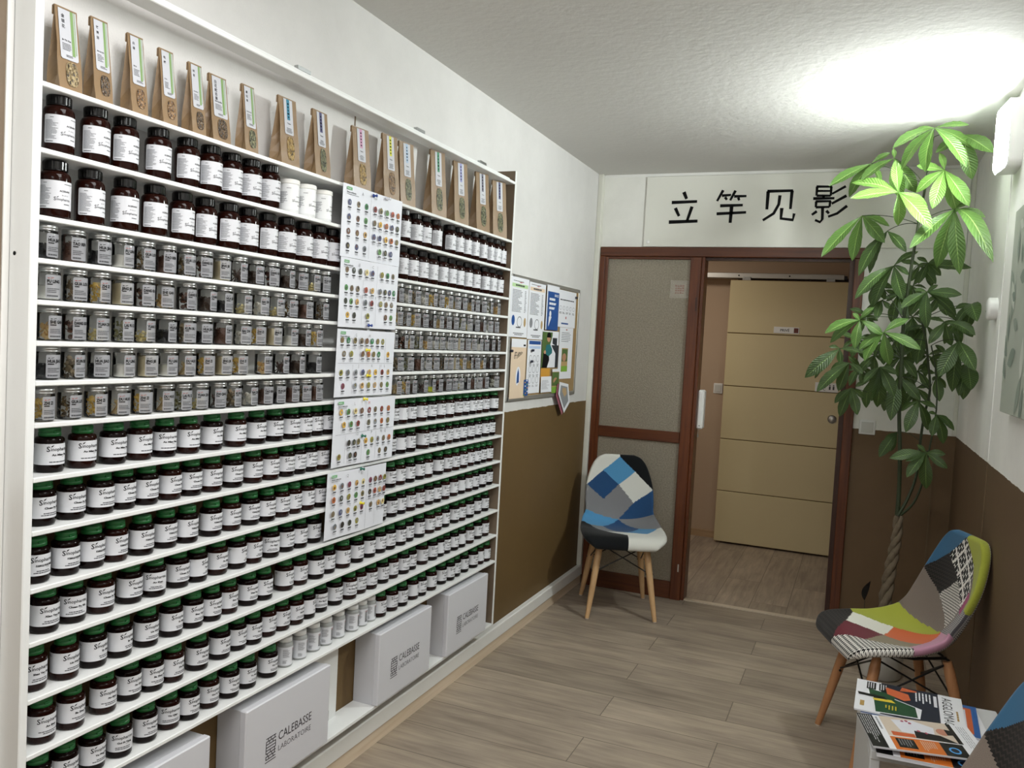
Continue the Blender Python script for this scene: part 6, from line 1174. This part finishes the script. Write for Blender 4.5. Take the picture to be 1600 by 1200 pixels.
def make_chair(name, patches, mats, legm, back_mi):
    root = empty(name)
    NU, NV = 90, 170
    # rounded rim: blend thickness to zero at the border
    vs = []; uvs = []; idx = {}
    th = 0.018
    def rim(u, v):
        a = (1-abs(u))/0.10; b = min(v/0.035, (1-v)/0.035); c = min(max(min(a, b), 0), 1)
        return math.sqrt(1-(1-c)**2)
    for s_ in (1, -1):
        for j in range(NV+1):
            for i in range(NU+1):
                u = math.sin((i/NU*2-1)*math.pi/2*0.92)/math.sin(math.pi/2*0.92); v = 0.5-0.5*math.cos(math.pi*(j/NV))*1.0
                v = 0.35*v+0.65*(j/NV)
                if s_ == -1 and (i in (0, NU) or j in (0, NV)): idx[(s_, i, j)] = idx[(1, i, j)]; continue
                idx[(s_, i, j)] = len(vs); p = shell_point(u, v, s_*th*rim(u, v)); vs.append(tuple(p)); uvs.append((u*0.22, v*0.80))
    fs = []; ms = []
    def pick(u, v):
        if v < VT: p = (u, 1-v/VT)          # seat: s 1 front .. 0 transition
        else: p = (u, -(v-VT)/(1-VT))        # back: negative
        for mi, poly in patches:
            c = False; n = len(poly); j = n-1
            for i in range(n):
                if (poly[i][1] > p[1]) != (poly[j][1] > p[1]) and p[0] < (poly[j][0]-poly[i][0])*(p[1]-poly[i][1])/(poly[j][1]-poly[i][1])+poly[i][0]: c = not c
                j = i
            if c: return mi
        return 0
    for s_ in (1, -1):
        for j in range(NV):
            for i in range(NU):
                q = (idx[(s_, i, j)], idx[(s_, i+1, j)], idx[(s_, i+1, j+1)], idx[(s_, i, j+1)])
                fs.append(q if s_ == -1 else q[::-1])
                um = (uvs[q[0]][0]+uvs[q[2]][0])/2/0.22; vm = (uvs[q[0]][1]+uvs[q[2]][1])/2/0.80
                ms.append(pick(um, vm) if s_ == 1 else (back_mi if rim(um, vm) > 0.75 else pick(um, vm)))
    mb = MB(); mb.v = vs; mb.f = fs; mb.m = ms; mb.sm = [True]*len(fs)
    mb.build('upholstered_seat', mats, root, uvs)
    # steel cradle under the seat
    mb = MB()
    tops = {}; feet = {}
    for sx in (1, -1):
        for sy in (1, -1):
            tops[(sx, sy)] = Vector((0.125*sx+0.005, 0.125*sy, 0.402)); feet[(sx, sy)] = Vector((0.213*sx+0.0, 0.183*sy, 0.0))
    for sy in (1, -1): mb.tube([(0.15, 0.115*sy, 0.412), (0.0, 0.125*sy, 0.404), (-0.12, 0.115*sy, 0.410)], 0.0055, 8)
    for sx in (1, -1): mb.tube([(0.125*sx, -0.125, 0.404), (0.125*sx, 0.125, 0.404)], 0.0055, 8)
    mb.build('seat_cradle', M_BLACKM, root)
    for k_, t in tops.items():
        f = feet[k_]; mb = MB(); n = 10; pts = []; rad = []
        for i in range(n+1):
            q = i/n; pts.append(f+(t-f)*q); rad.append(0.0115+0.0075*math.sin(min(q*1.25, 1)*math.pi/2))
        rad[-1] = 0.015
        pts[0] = Vector((pts[0].x, pts[0].y, 0.004))
        mb.tube(pts, rad, 14); mb.build('leg', legm, root)
        mb = MB(); mb.tube([f+Vector((0, 0, 0.0)), f+(t-f)*0.012+Vector((0, 0, 0.001))], [0.0105, 0.0122], 12); mb.build('foot_glide', mat('pale_glide', 'c9bcae', 0.5), root)
    def P(k_, q): return feet[k_]+(tops[k_]-feet[k_])*q
    bars = []
    for a, b in (((1, 1), (1, -1)), ((-1, 1), (-1, -1)), ((1, 1), (-1, 1)), ((1, -1), (-1, -1))):
        bars += [(P(a, 0.98), P(b, 0.62)), (P(b, 0.98), P(a, 0.62))]
    for p, q in bars:
        mb = MB(); mb.tube([p, q], 0.0036, 8); mb.build('cross_brace', M_BLACKM, root)
    for k_ in tops:
        mb = MB(); c = P(k_, 0.62); mb.tube([c-Vector((0, 0.021, 0)), c+Vector((0, 0.021, 0))], 0.0052, 8); mb.build('bolt', M_BLACKM, root)
    return root
# blue patchwork (material slots)
CB = [pat('patch_grey', 'plain', '6f7074', '8a8a8c', 1), pat('patch_white', 'plain', 'c9cbc6', 'e2e2da', 1), pat('patch_black', 'plain', '101214', '16181b', 1), pat('patch_sky', 'plain', '3f7fae', '5f9cc8', 1), pat('patch_navy', 'plain', '1e3d63', '2f5480', 1), M_SHELL]
G, WH, BK, SK, NV_ = 0, 1, 2, 3, 4
blue_patches = [
 (SK, [(0, -0.95), (-0.54, -0.70), (0, -0.49), (0.52, -0.70)]), (NV_, [(-0.54, -0.70), (-0.97, -0.47), (-0.42, -0.27), (0, -0.49)]),
 (WH, [(0.52, -0.70), (0, -0.49), (0.42, -0.24), (0.98, -0.43)]), (G, [(0, -0.49), (-0.42, -0.27), (0, -0.0), (0.42, -0.24)]),
 (G, [(-1.1, -0.50), (-0.97, -0.47), (-0.42, -0.27), (0, 0.0), (-1.1, -0.06)]), (NV_, [(1.1, -0.40), (0.98, -0.43), (0.42, -0.24), (0, 0.0), (1.1, -0.0)]),
 (WH, [(-1.1, -0.50), (-0.97, -0.47), (-0.54, -0.70), (0, -0.95), (0, -1.1), (-1.1, -1.1)]), (BK, [(1.1, -0.40), (0.98, -0.43), (0.52, -0.70), (0, -0.95), (0, -1.1), (1.1, -1.1)]),
 (NV_, [(0, 0.0), (-0.42, 0.22), (0.02, 0.50), (0.45, 0.26)]), (SK, [(-1.1, -0.06), (0, 0.0), (-0.42, 0.22), (-0.75, 0.30), (-1.1, 0.26)]),
 (G, [(0, 0.0), (1.1, 0.0), (1.1, 0.34), (0.85, 0.38), (0.45, 0.26)]), (SK, [(0.45, 0.26), (0.85, 0.38), (0.55, 0.62), (0.02, 0.50)]),
 (G, [(-0.42, 0.22), (-0.75, 0.30), (-0.40, 0.55), (0.02, 0.50)]), (WH, [(-0.40, 0.55), (0.02, 0.50), (0.55, 0.62), (0.10, 0.72)]),
 (BK, [(-1.1, 0.26), (-0.75, 0.30), (-0.40, 0.55), (0.06, 0.72), (0.06, 1.1), (-1.1, 1.1)]), (WH, [(1.1, 0.34), (0.85, 0.38), (0.55, 0.62), (0.06, 0.72), (0.06, 1.1), (1.1, 1.1)])]
ch = make_chair('dining_chair', blue_patches, CB, M_LEG, 5)
ch.location = (0.352, -0.369, 0); ch.rotation_euler = (0, 0, math.radians(-67.5))
tag(ch, 'blue, white and black patchwork chair on wooden legs before the glazed door', 'chair')
CM = [pat('patch_linen', 'plain', '5f5650', '857a70', 1), pat('patch_lime', 'plain', '8b9230', 'a5aa45', 1), pat('patch_houndstooth', 'hound', 'e6e4dd', '131313', 75), pat('patch_blackknit', 'knit', '1b1918', '2d2825', 70), pat('patch_ivory', 'plain', 'd2d2c6', 'e4e4da', 1),
      pat('patch_burgundy', 'plain', '571a24', '6d2430', 1), pat('patch_orange', 'plain', 'b8552c', 'cf6a3c', 1), pat('patch_olive', 'plain', '7d725c', '8e846e', 1), pat('patch_pink', 'plain', 'b07f97', 'c795ab', 1), pat('patch_blue', 'plain', '27506f', '3c6a8b', 1),
      pat('patch_lace', 'lace', '111111', 'dedcd6', 11), pat('patch_tweed', 'grid', 'a3a19e', '58565a', 160), pat('patch_smallhound', 'hound', 'dcd9d2', '171717', 110), pat('patch_magenta', 'plain', '8f2f5f', 'a23c6d', 1), M_SHELL]
multi_patches = [
 # seat (s: 1 front .. 0 transition), u>0 = the sitter's left
 (5, [(0.05, 0.90), (-0.42, 0.70), (0.10, 0.47), (0.50, 0.72)]), (4, [(-0.42, 0.70), (-0.80, 0.56), (-0.35, 0.27), (0.10, 0.47)]),
 (6, [(0.10, 0.47), (-0.35, 0.27), (0.25, 0.0), (0.55, 0.24)]), (7, [(0.50, 0.72), (0.10, 0.47), (0.55, 0.24), (0.80, 0.42)]),
 (3, [(-1.1, 0.56), (-0.80, 0.56), (-0.42, 0.70), (0.05, 0.90), (0.0, 1.1), (-1.1, 1.1)]), (2, [(0.0, 1.1), (0.05, 0.90), (0.50, 0.72), (0.80, 0.42), (1.1, 0.42), (1.1, 1.1)]),
 (1, [(-1.1, 0.56), (-0.80, 0.56), (-0.35, 0.27), (0.25, 0.0), (-0.2, 0.02), (-1.1, 0.10)]), (8, [(1.1, 0.42), (0.80, 0.42), (0.55, 0.24), (0.25, 0.0), (1.1, 0.0)]),
 # back
 (0, [(-1.1, 0.11), (-0.2, 0.03), (0.2, 0.0), (0.2, -0.06), (-0.42, -0.30), (-0.98, -0.47), (-1.1, -0.48)]), (3, [(-0.42, -0.27), (-0.98, -0.47), (-0.50, -0.70), (0.02, -0.49)]),
 (10, [(-0.50, -0.70), (0.0, -0.95), (0.55, -0.70), (0.02, -0.49)]), (10, [(0.55, -0.70), (0.02, -0.49), (0.42, -0.26), (0.60, -0.45)]), (12, [(0.02, -0.49), (-0.42, -0.28), (0.2, -0.03), (0.42, -0.26)]),
 (13, [(0.60, -0.45), (0.42, -0.26), (0.55, -0.22), (0.78, -0.40)]),
 (9, [(-1.1, -0.46), (-0.98, -0.47), (-0.50, -0.70), (0.05, -0.95), (0.05, -1.1), (-1.1, -1.1)]), (1, [(0.05, -0.95), (0.05, -1.1), (1.1, -1.1), (1.1, -0.28), (0.62, -0.30), (0.78, -0.40), (0.55, -0.70)]),
 (11, [(1.1, -0.28), (0.5, -0.30), (0.2, 0.0), (1.1, 0.0)])]
def multi_chair(loc, deg, label):
    c = make_chair('dining_chair', multi_patches, CM, M_LEG2, 12) if not PROTO.get('mc') else copy_tree(PROTO['mc'])
    PROTO['mc'] = PROTO.get('mc') or c
    c.location = loc; c.rotation_euler = (0, 0, math.radians(deg)); tag(c, label, 'chair', 'multicoloured patchwork chairs'); return c
multi_chair((1.735, -1.465, 0), -159, 'multicoloured patchwork chair by the plant, lime and blue at its top')
multi_chair((1.722, -3.04, 0), -168, 'multicoloured patchwork chair cut off at the bottom right corner')

# ================================================================ TABLE AND MAGAZINES
tb = empty('side_table', (1.80, -2.33, 0), math.radians(4.0)); tag(tb, 'low white side table piled with magazines between the patchwork chairs', 'table')
M_TABLE = mat('grey_white_table', 'c6c8c8', 0.45)
mb = MB(); mb.bbox(-0.19, 0.185, -0.215, 0.215, 0.435, 0.460, b=0.003); mb.build('tabletop', M_TABLE, tb)
for sx in (-1, 1): mb = MB(); mb.bbox(-0.19 if sx < 0 else 0.165, -0.165 if sx < 0 else 0.185, -0.212, 0.212, 0.03, 0.435, b=0.002); mb.build('side_panel', M_TABLE, tb)
mb = MB(); mb.bbox(-0.165, 0.165, -0.205, 0.205, 0.18, 0.198, b=0.002); mb.build('shelf', M_TABLE, tb)
for sx in (-1, 1):
    for sy in (-1, 1): mb = MB(); mb.bbox(0.16*sx-0.02, 0.16*sx+0.02, 0.19*sy-0.02, 0.19*sy+0.02, 0.0, 0.03, b=0.002); mb.build('foot', M_LEG2, tb)
MP = [mat('mag_white', 'e4e6ea', 0.3), mat('mag_navy', '1a2030', 0.3), mat('mag_green', '1f4a2e', 0.3), mat('mag_orange_print', 'c8623a', 0.3), mat('mag_yellow', 'dcc23a', 0.3), mat('mag_black', '121212', 0.3), mat('mag_orange', 'cc6f2a', 0.3),
      mat('mag_skin', 'b98068', 0.4), mat('mag_beige', 'cdbfae', 0.3), mat('mag_blue', '2f5f9f', 0.3), mat('mag_glow', '4f9fe0', 0.3), mat('mag_pink', 'b0506a', 0.3), mat('mag_grey', '8d9196', 0.4), mat('mag_pale', 'd9dbe2', 0.35), mat('mag_gold', 'a8884a', 0.4)]
def magazine(c, ang, w, h, z, t, label, draw, cat='magazine'):
    o = empty('magazine', (c[0], c[1], z), ang); tag(o, label, cat, 'magazines on the side table')
    # local: text runs along -y, page top towards +x
    xf = frame((-h/2, w/2, t), (0, -1, 0), (1, 0, 0))
    mb = MB(); mb.bbox(-h/2+0.001, h/2-0.001, -w/2+0.001, w/2-0.001, 0.0, t-0.0006, b=0.0006); mb.build('pages', MP[13], o)
    mb = MB(); mb.box(-h/2, h/2, -w/2, w/2, t-0.0006, t-0.0001); mb.build('cover', MP[0], o)
    mb = MB(); draw(mb, w, h, xf); mb.build('cover_print', MP, o)
    return o
def q(m, pts, mi, xf, z): m.add([(a, b, z) for a, b in pts], [list(range(len(pts)))], mi, xf)
def dr_agglo(m, w, h, xf):
    rect(m, w*0.0, h*0.24, w, h*0.78, 1, xf, 0.0001)
    put_text(m, 'AGGLOMAG', w*0.08, h*0.815, h*0.13, 5, xf, 'l', 0.0, maxw=w*0.86, z=0.0002)
    text_lines(m, w*0.45, h*0.925, w*0.9, h*0.955, 1, 14, xf, 0.6, 3, z=0.0002)
    q(m, [(w*0.30, h*0.14), (w*0.98, h*0.20), (w*0.92, h*0.60), (w*0.62, h*0.62)], 0, xf, 0.0003); q(m, [(w*0.34, h*0.16), (w*0.96, h*0.20), (w*0.90, h*0.58), (w*0.60, h*0.56)], 2, xf, 0.0005)
    q(m, [(w*0.28, h*0.12), (w*0.50, h*0.14), (w*0.58, h*0.36), (w*0.34, h*0.38)], 2, xf, 0.0006)
    q(m, [(w*0.12, h*0.28), (w*0.34, h*0.30), (w*0.46, h*0.46), (w*0.40, h*0.52), (w*0.22, h*0.50)], 3, xf, 0.0007)
    q(m, [(w*0.02, h*0.44), (w*0.06, h*0.58), (w*0.10, h*0.58), (w*0.16, h*0.42)], 3, xf, 0.0007); q(m, [(w*0.56, h*0.16), (w*0.62, h*0.18), (w*0.60, h*0.38), (w*0.52, h*0.34)], 4, xf, 0.0008)
    q(m, [(w*0.44, h*0.02), (w*0.52, h*0.03), (w*0.54, h*0.30), (w*0.46, h*0.28)], 5, xf, 0.0009)
    for i in range(2): rect(m, w*0.04, h*(0.10+0.12*i), w*0.28, h*(0.19+0.12*i), 5, xf, 0.0005); text_lines(m, w*0.06, h*(0.11+0.12*i), w*0.26, h*(0.18+0.12*i), 3, 0, xf, 0.4, i, z=0.0007)
    text_lines(m, w*0.08, h*0.56, w*0.50, h*0.72, 5, 0, xf, 0.45, 7, z=0.0004); rect(m, w*0.10, h*0.735, w*0.45, h*0.765, 13, xf, 0.0004)
    text_lines(m, w*0.70, h*0.28, w*0.86, h*0.40, 4, 4, xf, 0.4, 9, z=0.0007); rect(m, w*0.70, h*0.05, w*0.86, h*0.09, 14, xf, 0.0004)
def dr_cover2(m, w, h, xf):
    rect(m, 0, h*0.20, w*0.60, h*0.82, 8, xf, 0.0001); rect(m, 0, h*0.80, w*0.6, h*0.84, 5, xf, 0.0003)
    q(m, [(w*0.08, h*0.30), (w*0.44, h*0.34), (w*0.50, h*0.62), (w*0.20, h*0.66), (w*0.04, h*0.50)], 13, xf, 0.0003)
    disc2(m, w*0.30, h*0.72, w*0.10, h*0.055, 7, xf, 16, 0.0005); q(m, [(w*0.20, h*0.75), (w*0.38, h*0.75), (w*0.36, h*0.80), (w*0.22, h*0.80)], 5, xf, 0.0006)
    q(m, [(w*0.36, h*0.46), (w*0.58, h*0.44), (w*0.60, h*0.80), (w*0.42, h*0.68)], 5, xf, 0.0004)
    for a, b in ((0.10, 0.40), (0.14, 0.46), (0.36, 0.50), (0.40, 0.56), (0.08, 0.44)): disc2(m, w*a, h*b, w*0.035, h*0.018, 11, xf, 7, 0.0007, 0.3)
    q(m, [(w*0.46, h*0.24), (w*0.58, h*0.24), (w*0.58, h*0.44), (w*0.48, h*0.44)], 3, xf, 0.0004)
    rect(m, w*0.62, h*0.20, w*0.99, h*0.62, 6, xf, 0.0001); rect(m, w*0.66, h*0.24, w*0.92, h*0.40, 5, xf, 0.0003); text_lines(m, w*0.68, h*0.26, w*0.9, h*0.38, 5, 12, xf, 0.3, 4, z=0.0005); text_lines(m, w*0.66, h*0.45, w*0.95, h*0.58, 7, 8, xf, 0.35, 8, z=0.0003)
    rect(m, w*0.62, h*0.62, w*0.99, h*0.82, 5, xf, 0.0001); disc2(m, w*0.82, h*0.72, w*0.09, h*0.05, 10, xf, 16, 0.0003); disc2(m, w*0.82, h*0.72, w*0.06, h*0.034, 1, xf, 16, 0.0005)
    rect(m, 0, 0, w*0.99, h*0.14, 5, xf, 0.0001); 
    for i in range(6): text_lines(m, w*0.03, h*(0.012+0.02*i), w*0.95, h*(0.026+0.02*i), 1, 0, xf, 0.35, i+3, z=0.0003)
    text_lines(m, w*0.05, h*0.155, w*0.55, h*0.185, 1, 12, xf, 0.6, 12, z=0.0002)
    text_lines(m, w*0.05, h*0.88, w*0.9, h*0.96, 4, 12, xf, 0.3, 6, z=0.0002)
def dr_blue2(m, w, h, xf):
    rect(m, 0, 0, w, h, 9, xf, 0.0001); rect(m, w*0.1, h*0.55, w*0.92, h*0.95, 3, xf, 0.0003); rect(m, w*0.16, h*0.60, w*0.86, h*0.90, 13, xf, 0.0005); rect(m, w*0.5, h*0.62, w*0.8, h*0.72, 14, xf, 0.0007)
magazine((1.765, -2.27), math.radians(4), 0.235, 0.31, 0.461, 0.006, 'pale magazine at the bottom of the pile, only its edge showing', lambda m, w, h, xf: text_lines(m, w*0.1, h*0.8, w*0.9, h*0.9, 3, 12, xf, 0.3, 2, z=0.0002))
magazine((1.755, -2.250), math.radians(-3), 0.225, 0.30, 0.4685, 0.006, 'blue covered magazine peeking out under the white magazine', dr_blue2)
magazine((1.728, -2.235), math.radians(-2), 0.245, 0.285, 0.476, 0.005, 'white magazine with green and orange drawing and a navy cover block, at the back', dr_agglo)
magazine((1.775, -2.485), math.radians(3), 0.20, 0.285, 0.461, 0.010, 'magazine with an orange corner, beneath the portrait magazine', dr_cover2)
magazine((1.748, -2.470), math.radians(12), 0.20, 0.285, 0.4835, 0.005, 'magazine with a portrait in a white shirt and black back strip, in front', dr_cover2)

# ================================================================ BRAIDED PLANT
pl = empty('potted_money_tree', (1.7085, -0.65, 0)); tag(pl, 'tall braided money tree with palmate leaves in the corner by the doorway', 'plant')
x = Matrix.Translation(-pl.location)
mb = MB(); mb.lathe([(0.0, 0.001), (0.085, 0.001), (0.092, 0.006), (0.105, 0.205), (0.108, 0.21), (0.108, 0.216), (0.100, 0.216), (0.098, 0.19), (0.0, 0.19)], 40); mb.build('pot', M_PLASTIC, pl)
mb = MB(); n = 30; rr = random.Random(2)
vs = [(0, 0, 0.193)]+[(0.098*math.cos(6.2832*i/n)*f_, 0.098*math.sin(6.2832*i/n)*f_, 0.191+rr.uniform(0, 0.006)) for f_ in (0.5, 0.99) for i in range(n)]
fs = [(0, 1+i, 1+(i+1) % n) for i in range(n)]+[(1+i, 1+n+i, 1+n+(i+1) % n, 1+(i+1) % n) for i in range(n)]
mb.add(vs, fs); mb.build('soil', mat('potting_soil', '2b2019', 0.95, bump=0.8, bscale=120, dist=0.004), pl)
M_TRUNK = mat('braided_trunk_bark', '6f6350', 0.8, bump=0.9, bscale=70, var=0.25, vscale=30, dist=0.004)
M_STEM = mat('green_stem', '2f3a22', 0.55, var=0.2, vscale=60)
path = [Vector(p) for p in TRUNK]; path = [Vector((path[0].x, path[0].y, 0.17))]+path
def path_at(t):
    f = t*(len(path)-1); i = min(int(f), len(path)-2); return path[i].lerp(path[i+1], f-i)
for k in range(3):
    mb = MB(); pts = []; rad = []; N = 90
    for i in range(N+1):
        t = i/N; a = t*6*math.pi+k*2*math.pi/3; rr_ = 0.0175*(1-0.45*t); c = path_at(t)
        pts.append(c+Vector((rr_*math.cos(a), rr_*math.sin(a), 0))); rad.append(0.0195*(1-0.35*t)*(1+0.06*math.sin(i*1.3)))
    mb.tube(pts, rad, 10, xf=x); mb.build('trunk', M_TRUNK, pl)
for st_ in STEMS:
    mb = MB(); raw = [(Vector(p[:3]), p[3]) for p in st_]; pts = []; rad = []
    for i in range(len(raw)-1):
        p0 = raw[max(i-1, 0)][0]; p1 = raw[i][0]; p2 = raw[i+1][0]; p3 = raw[min(i+2, len(raw)-1)][0]
        for q_ in range(5):
            t = q_/5; pts.append(0.5*((2*p1)+(p2-p0)*t+(2*p0-5*p1+4*p2-p3)*t*t+(3*p1-p0-3*p2+p3)*t**3)); rad.append(raw[i][1]+(raw[i+1][1]-raw[i][1])*t)
    pts.append(raw[-1][0]); rad.append(raw[-1][1]); mb.tube(pts, rad, 8, xf=x); mb.build('stem', M_STEM, pl)
def leaf_material(name, c1, c2, vein):
    m = bpy.data.materials.new(name); m.use_nodes = True; nt = m.node_tree; b = nt.nodes['Principled BSDF']; L = nt.links.new
    b.inputs['Roughness'].default_value = 0.38; b.inputs['Specular IOR Level'].default_value = 0.5
    uv = nt.nodes.new('ShaderNodeUVMap'); sp = nt.nodes.new('ShaderNodeSeparateXYZ'); L(uv.outputs[0], sp.inputs[0])
    def M(op, a, b_=None, c_=None):
        n = nt.nodes.new('ShaderNodeMath'); n.operation = op
        for i, q_ in enumerate((a, b_, c_)):
            if q_ is None: continue
            if isinstance(q_, (int, float)): n.inputs[i].default_value = q_
            else: L(q_, n.inputs[i])
        return n.outputs[0]
    au = M('ABSOLUTE', sp.outputs[0])
    w = M('FRACT', M('MULTIPLY', M('SUBTRACT', sp.outputs[1], M('MULTIPLY', au, 0.16)), 15.0))
    side = M('LESS_THAN', w, 0.10); mid = M('LESS_THAN', au, 0.05); v = M('MAXIMUM', M('MULTIPLY', side, 0.35), mid)
    nz = nt.nodes.new('ShaderNodeTexNoise'); nz.inputs['Scale'].default_value = 9; g = nt.nodes.new('ShaderNodeTexCoord'); L(g.outputs['Object'], nz.inputs['Vector'])
    mx = nt.nodes.new('ShaderNodeMix'); mx.data_type = 'RGBA'; mx.inputs[6].default_value = rgb(c1); mx.inputs[7].default_value = rgb(c2); L(nz.outputs['Fac'], mx.inputs[0])
    m2 = nt.nodes.new('ShaderNodeMix'); m2.data_type = 'RGBA'; L(mx.outputs[2], m2.inputs[6]); m2.inputs[7].default_value = rgb(vein); L(v, m2.inputs[0])
    L(m2.outputs[2], b.inputs['Base Color'])
    ht = M('SINE', M('MULTIPLY', w, 3.14159)); bp = nt.nodes.new('ShaderNodeBump'); bp.inputs['Strength'].default_value = 0.6; bp.inputs['Distance'].default_value = 0.0025; L(ht, bp.inputs['Height']); L(bp.outputs[0], b.inputs['Normal'])
    tr = nt.nodes.new('ShaderNodeBsdfTranslucent'); tr.inputs[0].default_value = rgb(vein); ad = nt.nodes.new('ShaderNodeMixShader'); ad.inputs[0].default_value = 0.22
    L(b.outputs[0], ad.inputs[1]); L(tr.outputs[0], ad.inputs[2]); L(ad.outputs[0], nt.nodes['Material Output'].inputs[0])
    MATS[name] = m; return m
ML = [leaf_material('leaf_dark', '2c4220', '3e5828', '7f9c58'), leaf_material('leaf_mid', '42652b', '557936', '9cba6a'), leaf_material('leaf_young', '5c8a38', '74a046', 'b8d088')]
STEMPTS = [Vector(p[:3]) for st_ in STEMS for p in st_]
def leaf(hub, tips, mi, seed):
    rnd = random.Random(seed); hub = Vector(hub); mb = MB(); uvs = []
    for tip in tips:
        tip = Vector(tip); d = tip-hub; L = d.length; dn = d.normalized()
        ref = Vector((-0.15+rnd.uniform(-.3, .3), -0.72, 0.62+rnd.uniform(-.2, .2)))
        side = dn.cross(ref).normalized(); nrm = side.cross(dn).normalized()
        wmax = min(L, 0.19)*rnd.uniform(0.135, 0.165)+0.004; n = 16; k = 5
        o = len(mb.v); sag = rnd.uniform(0.06, 0.14)*L; ph_ = rnd.uniform(0, 6)
        for i in range(n+1):
            t = i/n
            w_ = wmax*(math.sin(math.pi*min(t, 1)**1.25)**0.85)*(1 if t < 1 else 0)
            if t < 0.07: w_ = 0.0016+wmax*0.1*t/0.07
            arch = sag*math.sin(math.pi*t)
            c = hub+d*t+nrm*arch
            for j in range(-k, k+1):
                u = j/k
                z = -0.22*w_*(1-abs(u))*1.0 + 0.05*w_*math.sin(t*34+ph_)*abs(u)
                mb.v.append(tuple(x @ (c+side*(u*w_)+nrm*z))); uvs.append((u, t))
        for i in range(n):
            for j in range(2*k):
                a = o+i*(2*k+1)+j; mb.f.append((a, a+1, a+2*k+2, a+2*k+1)); mb.m.append(0); mb.sm.append(True)
    # petiole to the nearest stem point below
    cand = sorted(STEMPTS, key=lambda p: (p-hub).length + (0.25 if p.z > hub.z+0.02 else 0))
    s0 = cand[0]
    p0 = s0; p2 = hub; p1 = (p0+p2)/2+Vector((0, 0, 0.03))
    o = len(mb.v); mb.tube([tuple(((1-t)**2)*p0+2*t*(1-t)*p1+t*t*p2) for t in [i/8 for i in range(9)]], 0.0016, 6, 1, xf=x)
    uvs += [(0.5, 0.5)]*(len(mb.v)-o)
    mb.build('leaf', [ML[mi], M_STEM], pl, uvs)
for i, (hub, tips) in enumerate(LEAVES):
    mi = 2 if i in (4, 5) else (1 if i in (0, 1, 3, 6, 13) else (1 if i in (2, 7, 14) else 0))
    leaf(hub, tips, mi, i)
# leaf-shaped stake in the pot
sk = empty('leaf_stake', (1.615, -0.60, 0.192)); tag(sk, 'small black leaf on a thin rod stuck in the plant pot', 'ornament')
mb = MB(); mb.tube([(0.035, -0.0, -0.03), (0.012, 0.0, 0.02), (0.009, 0.0, 0.14)], 0.0013, 6); mb.build('rod', M_BLACKM, sk)
mb = MB(); n = 14; xf = Matrix.Translation((0.008, 0, 0.135)) @ Matrix.Rotation(math.radians(12), 4, 'Y') @ Matrix.Rotation(math.pi/2, 4, 'X')
pts = [(0.0+0.004*math.sin(math.pi*i/n), 0.100*i/n) for i in range(n+1)]+[(-0.024*math.sin(math.pi*(i/n)**0.8), 0.100*i/n) for i in range(n-1, 0, -1)]
mb.prism(pts, 0.004, 0, xf); mb.build('leaf_shape', mat('gloss_black', '0c0c0c', 0.15), sk)
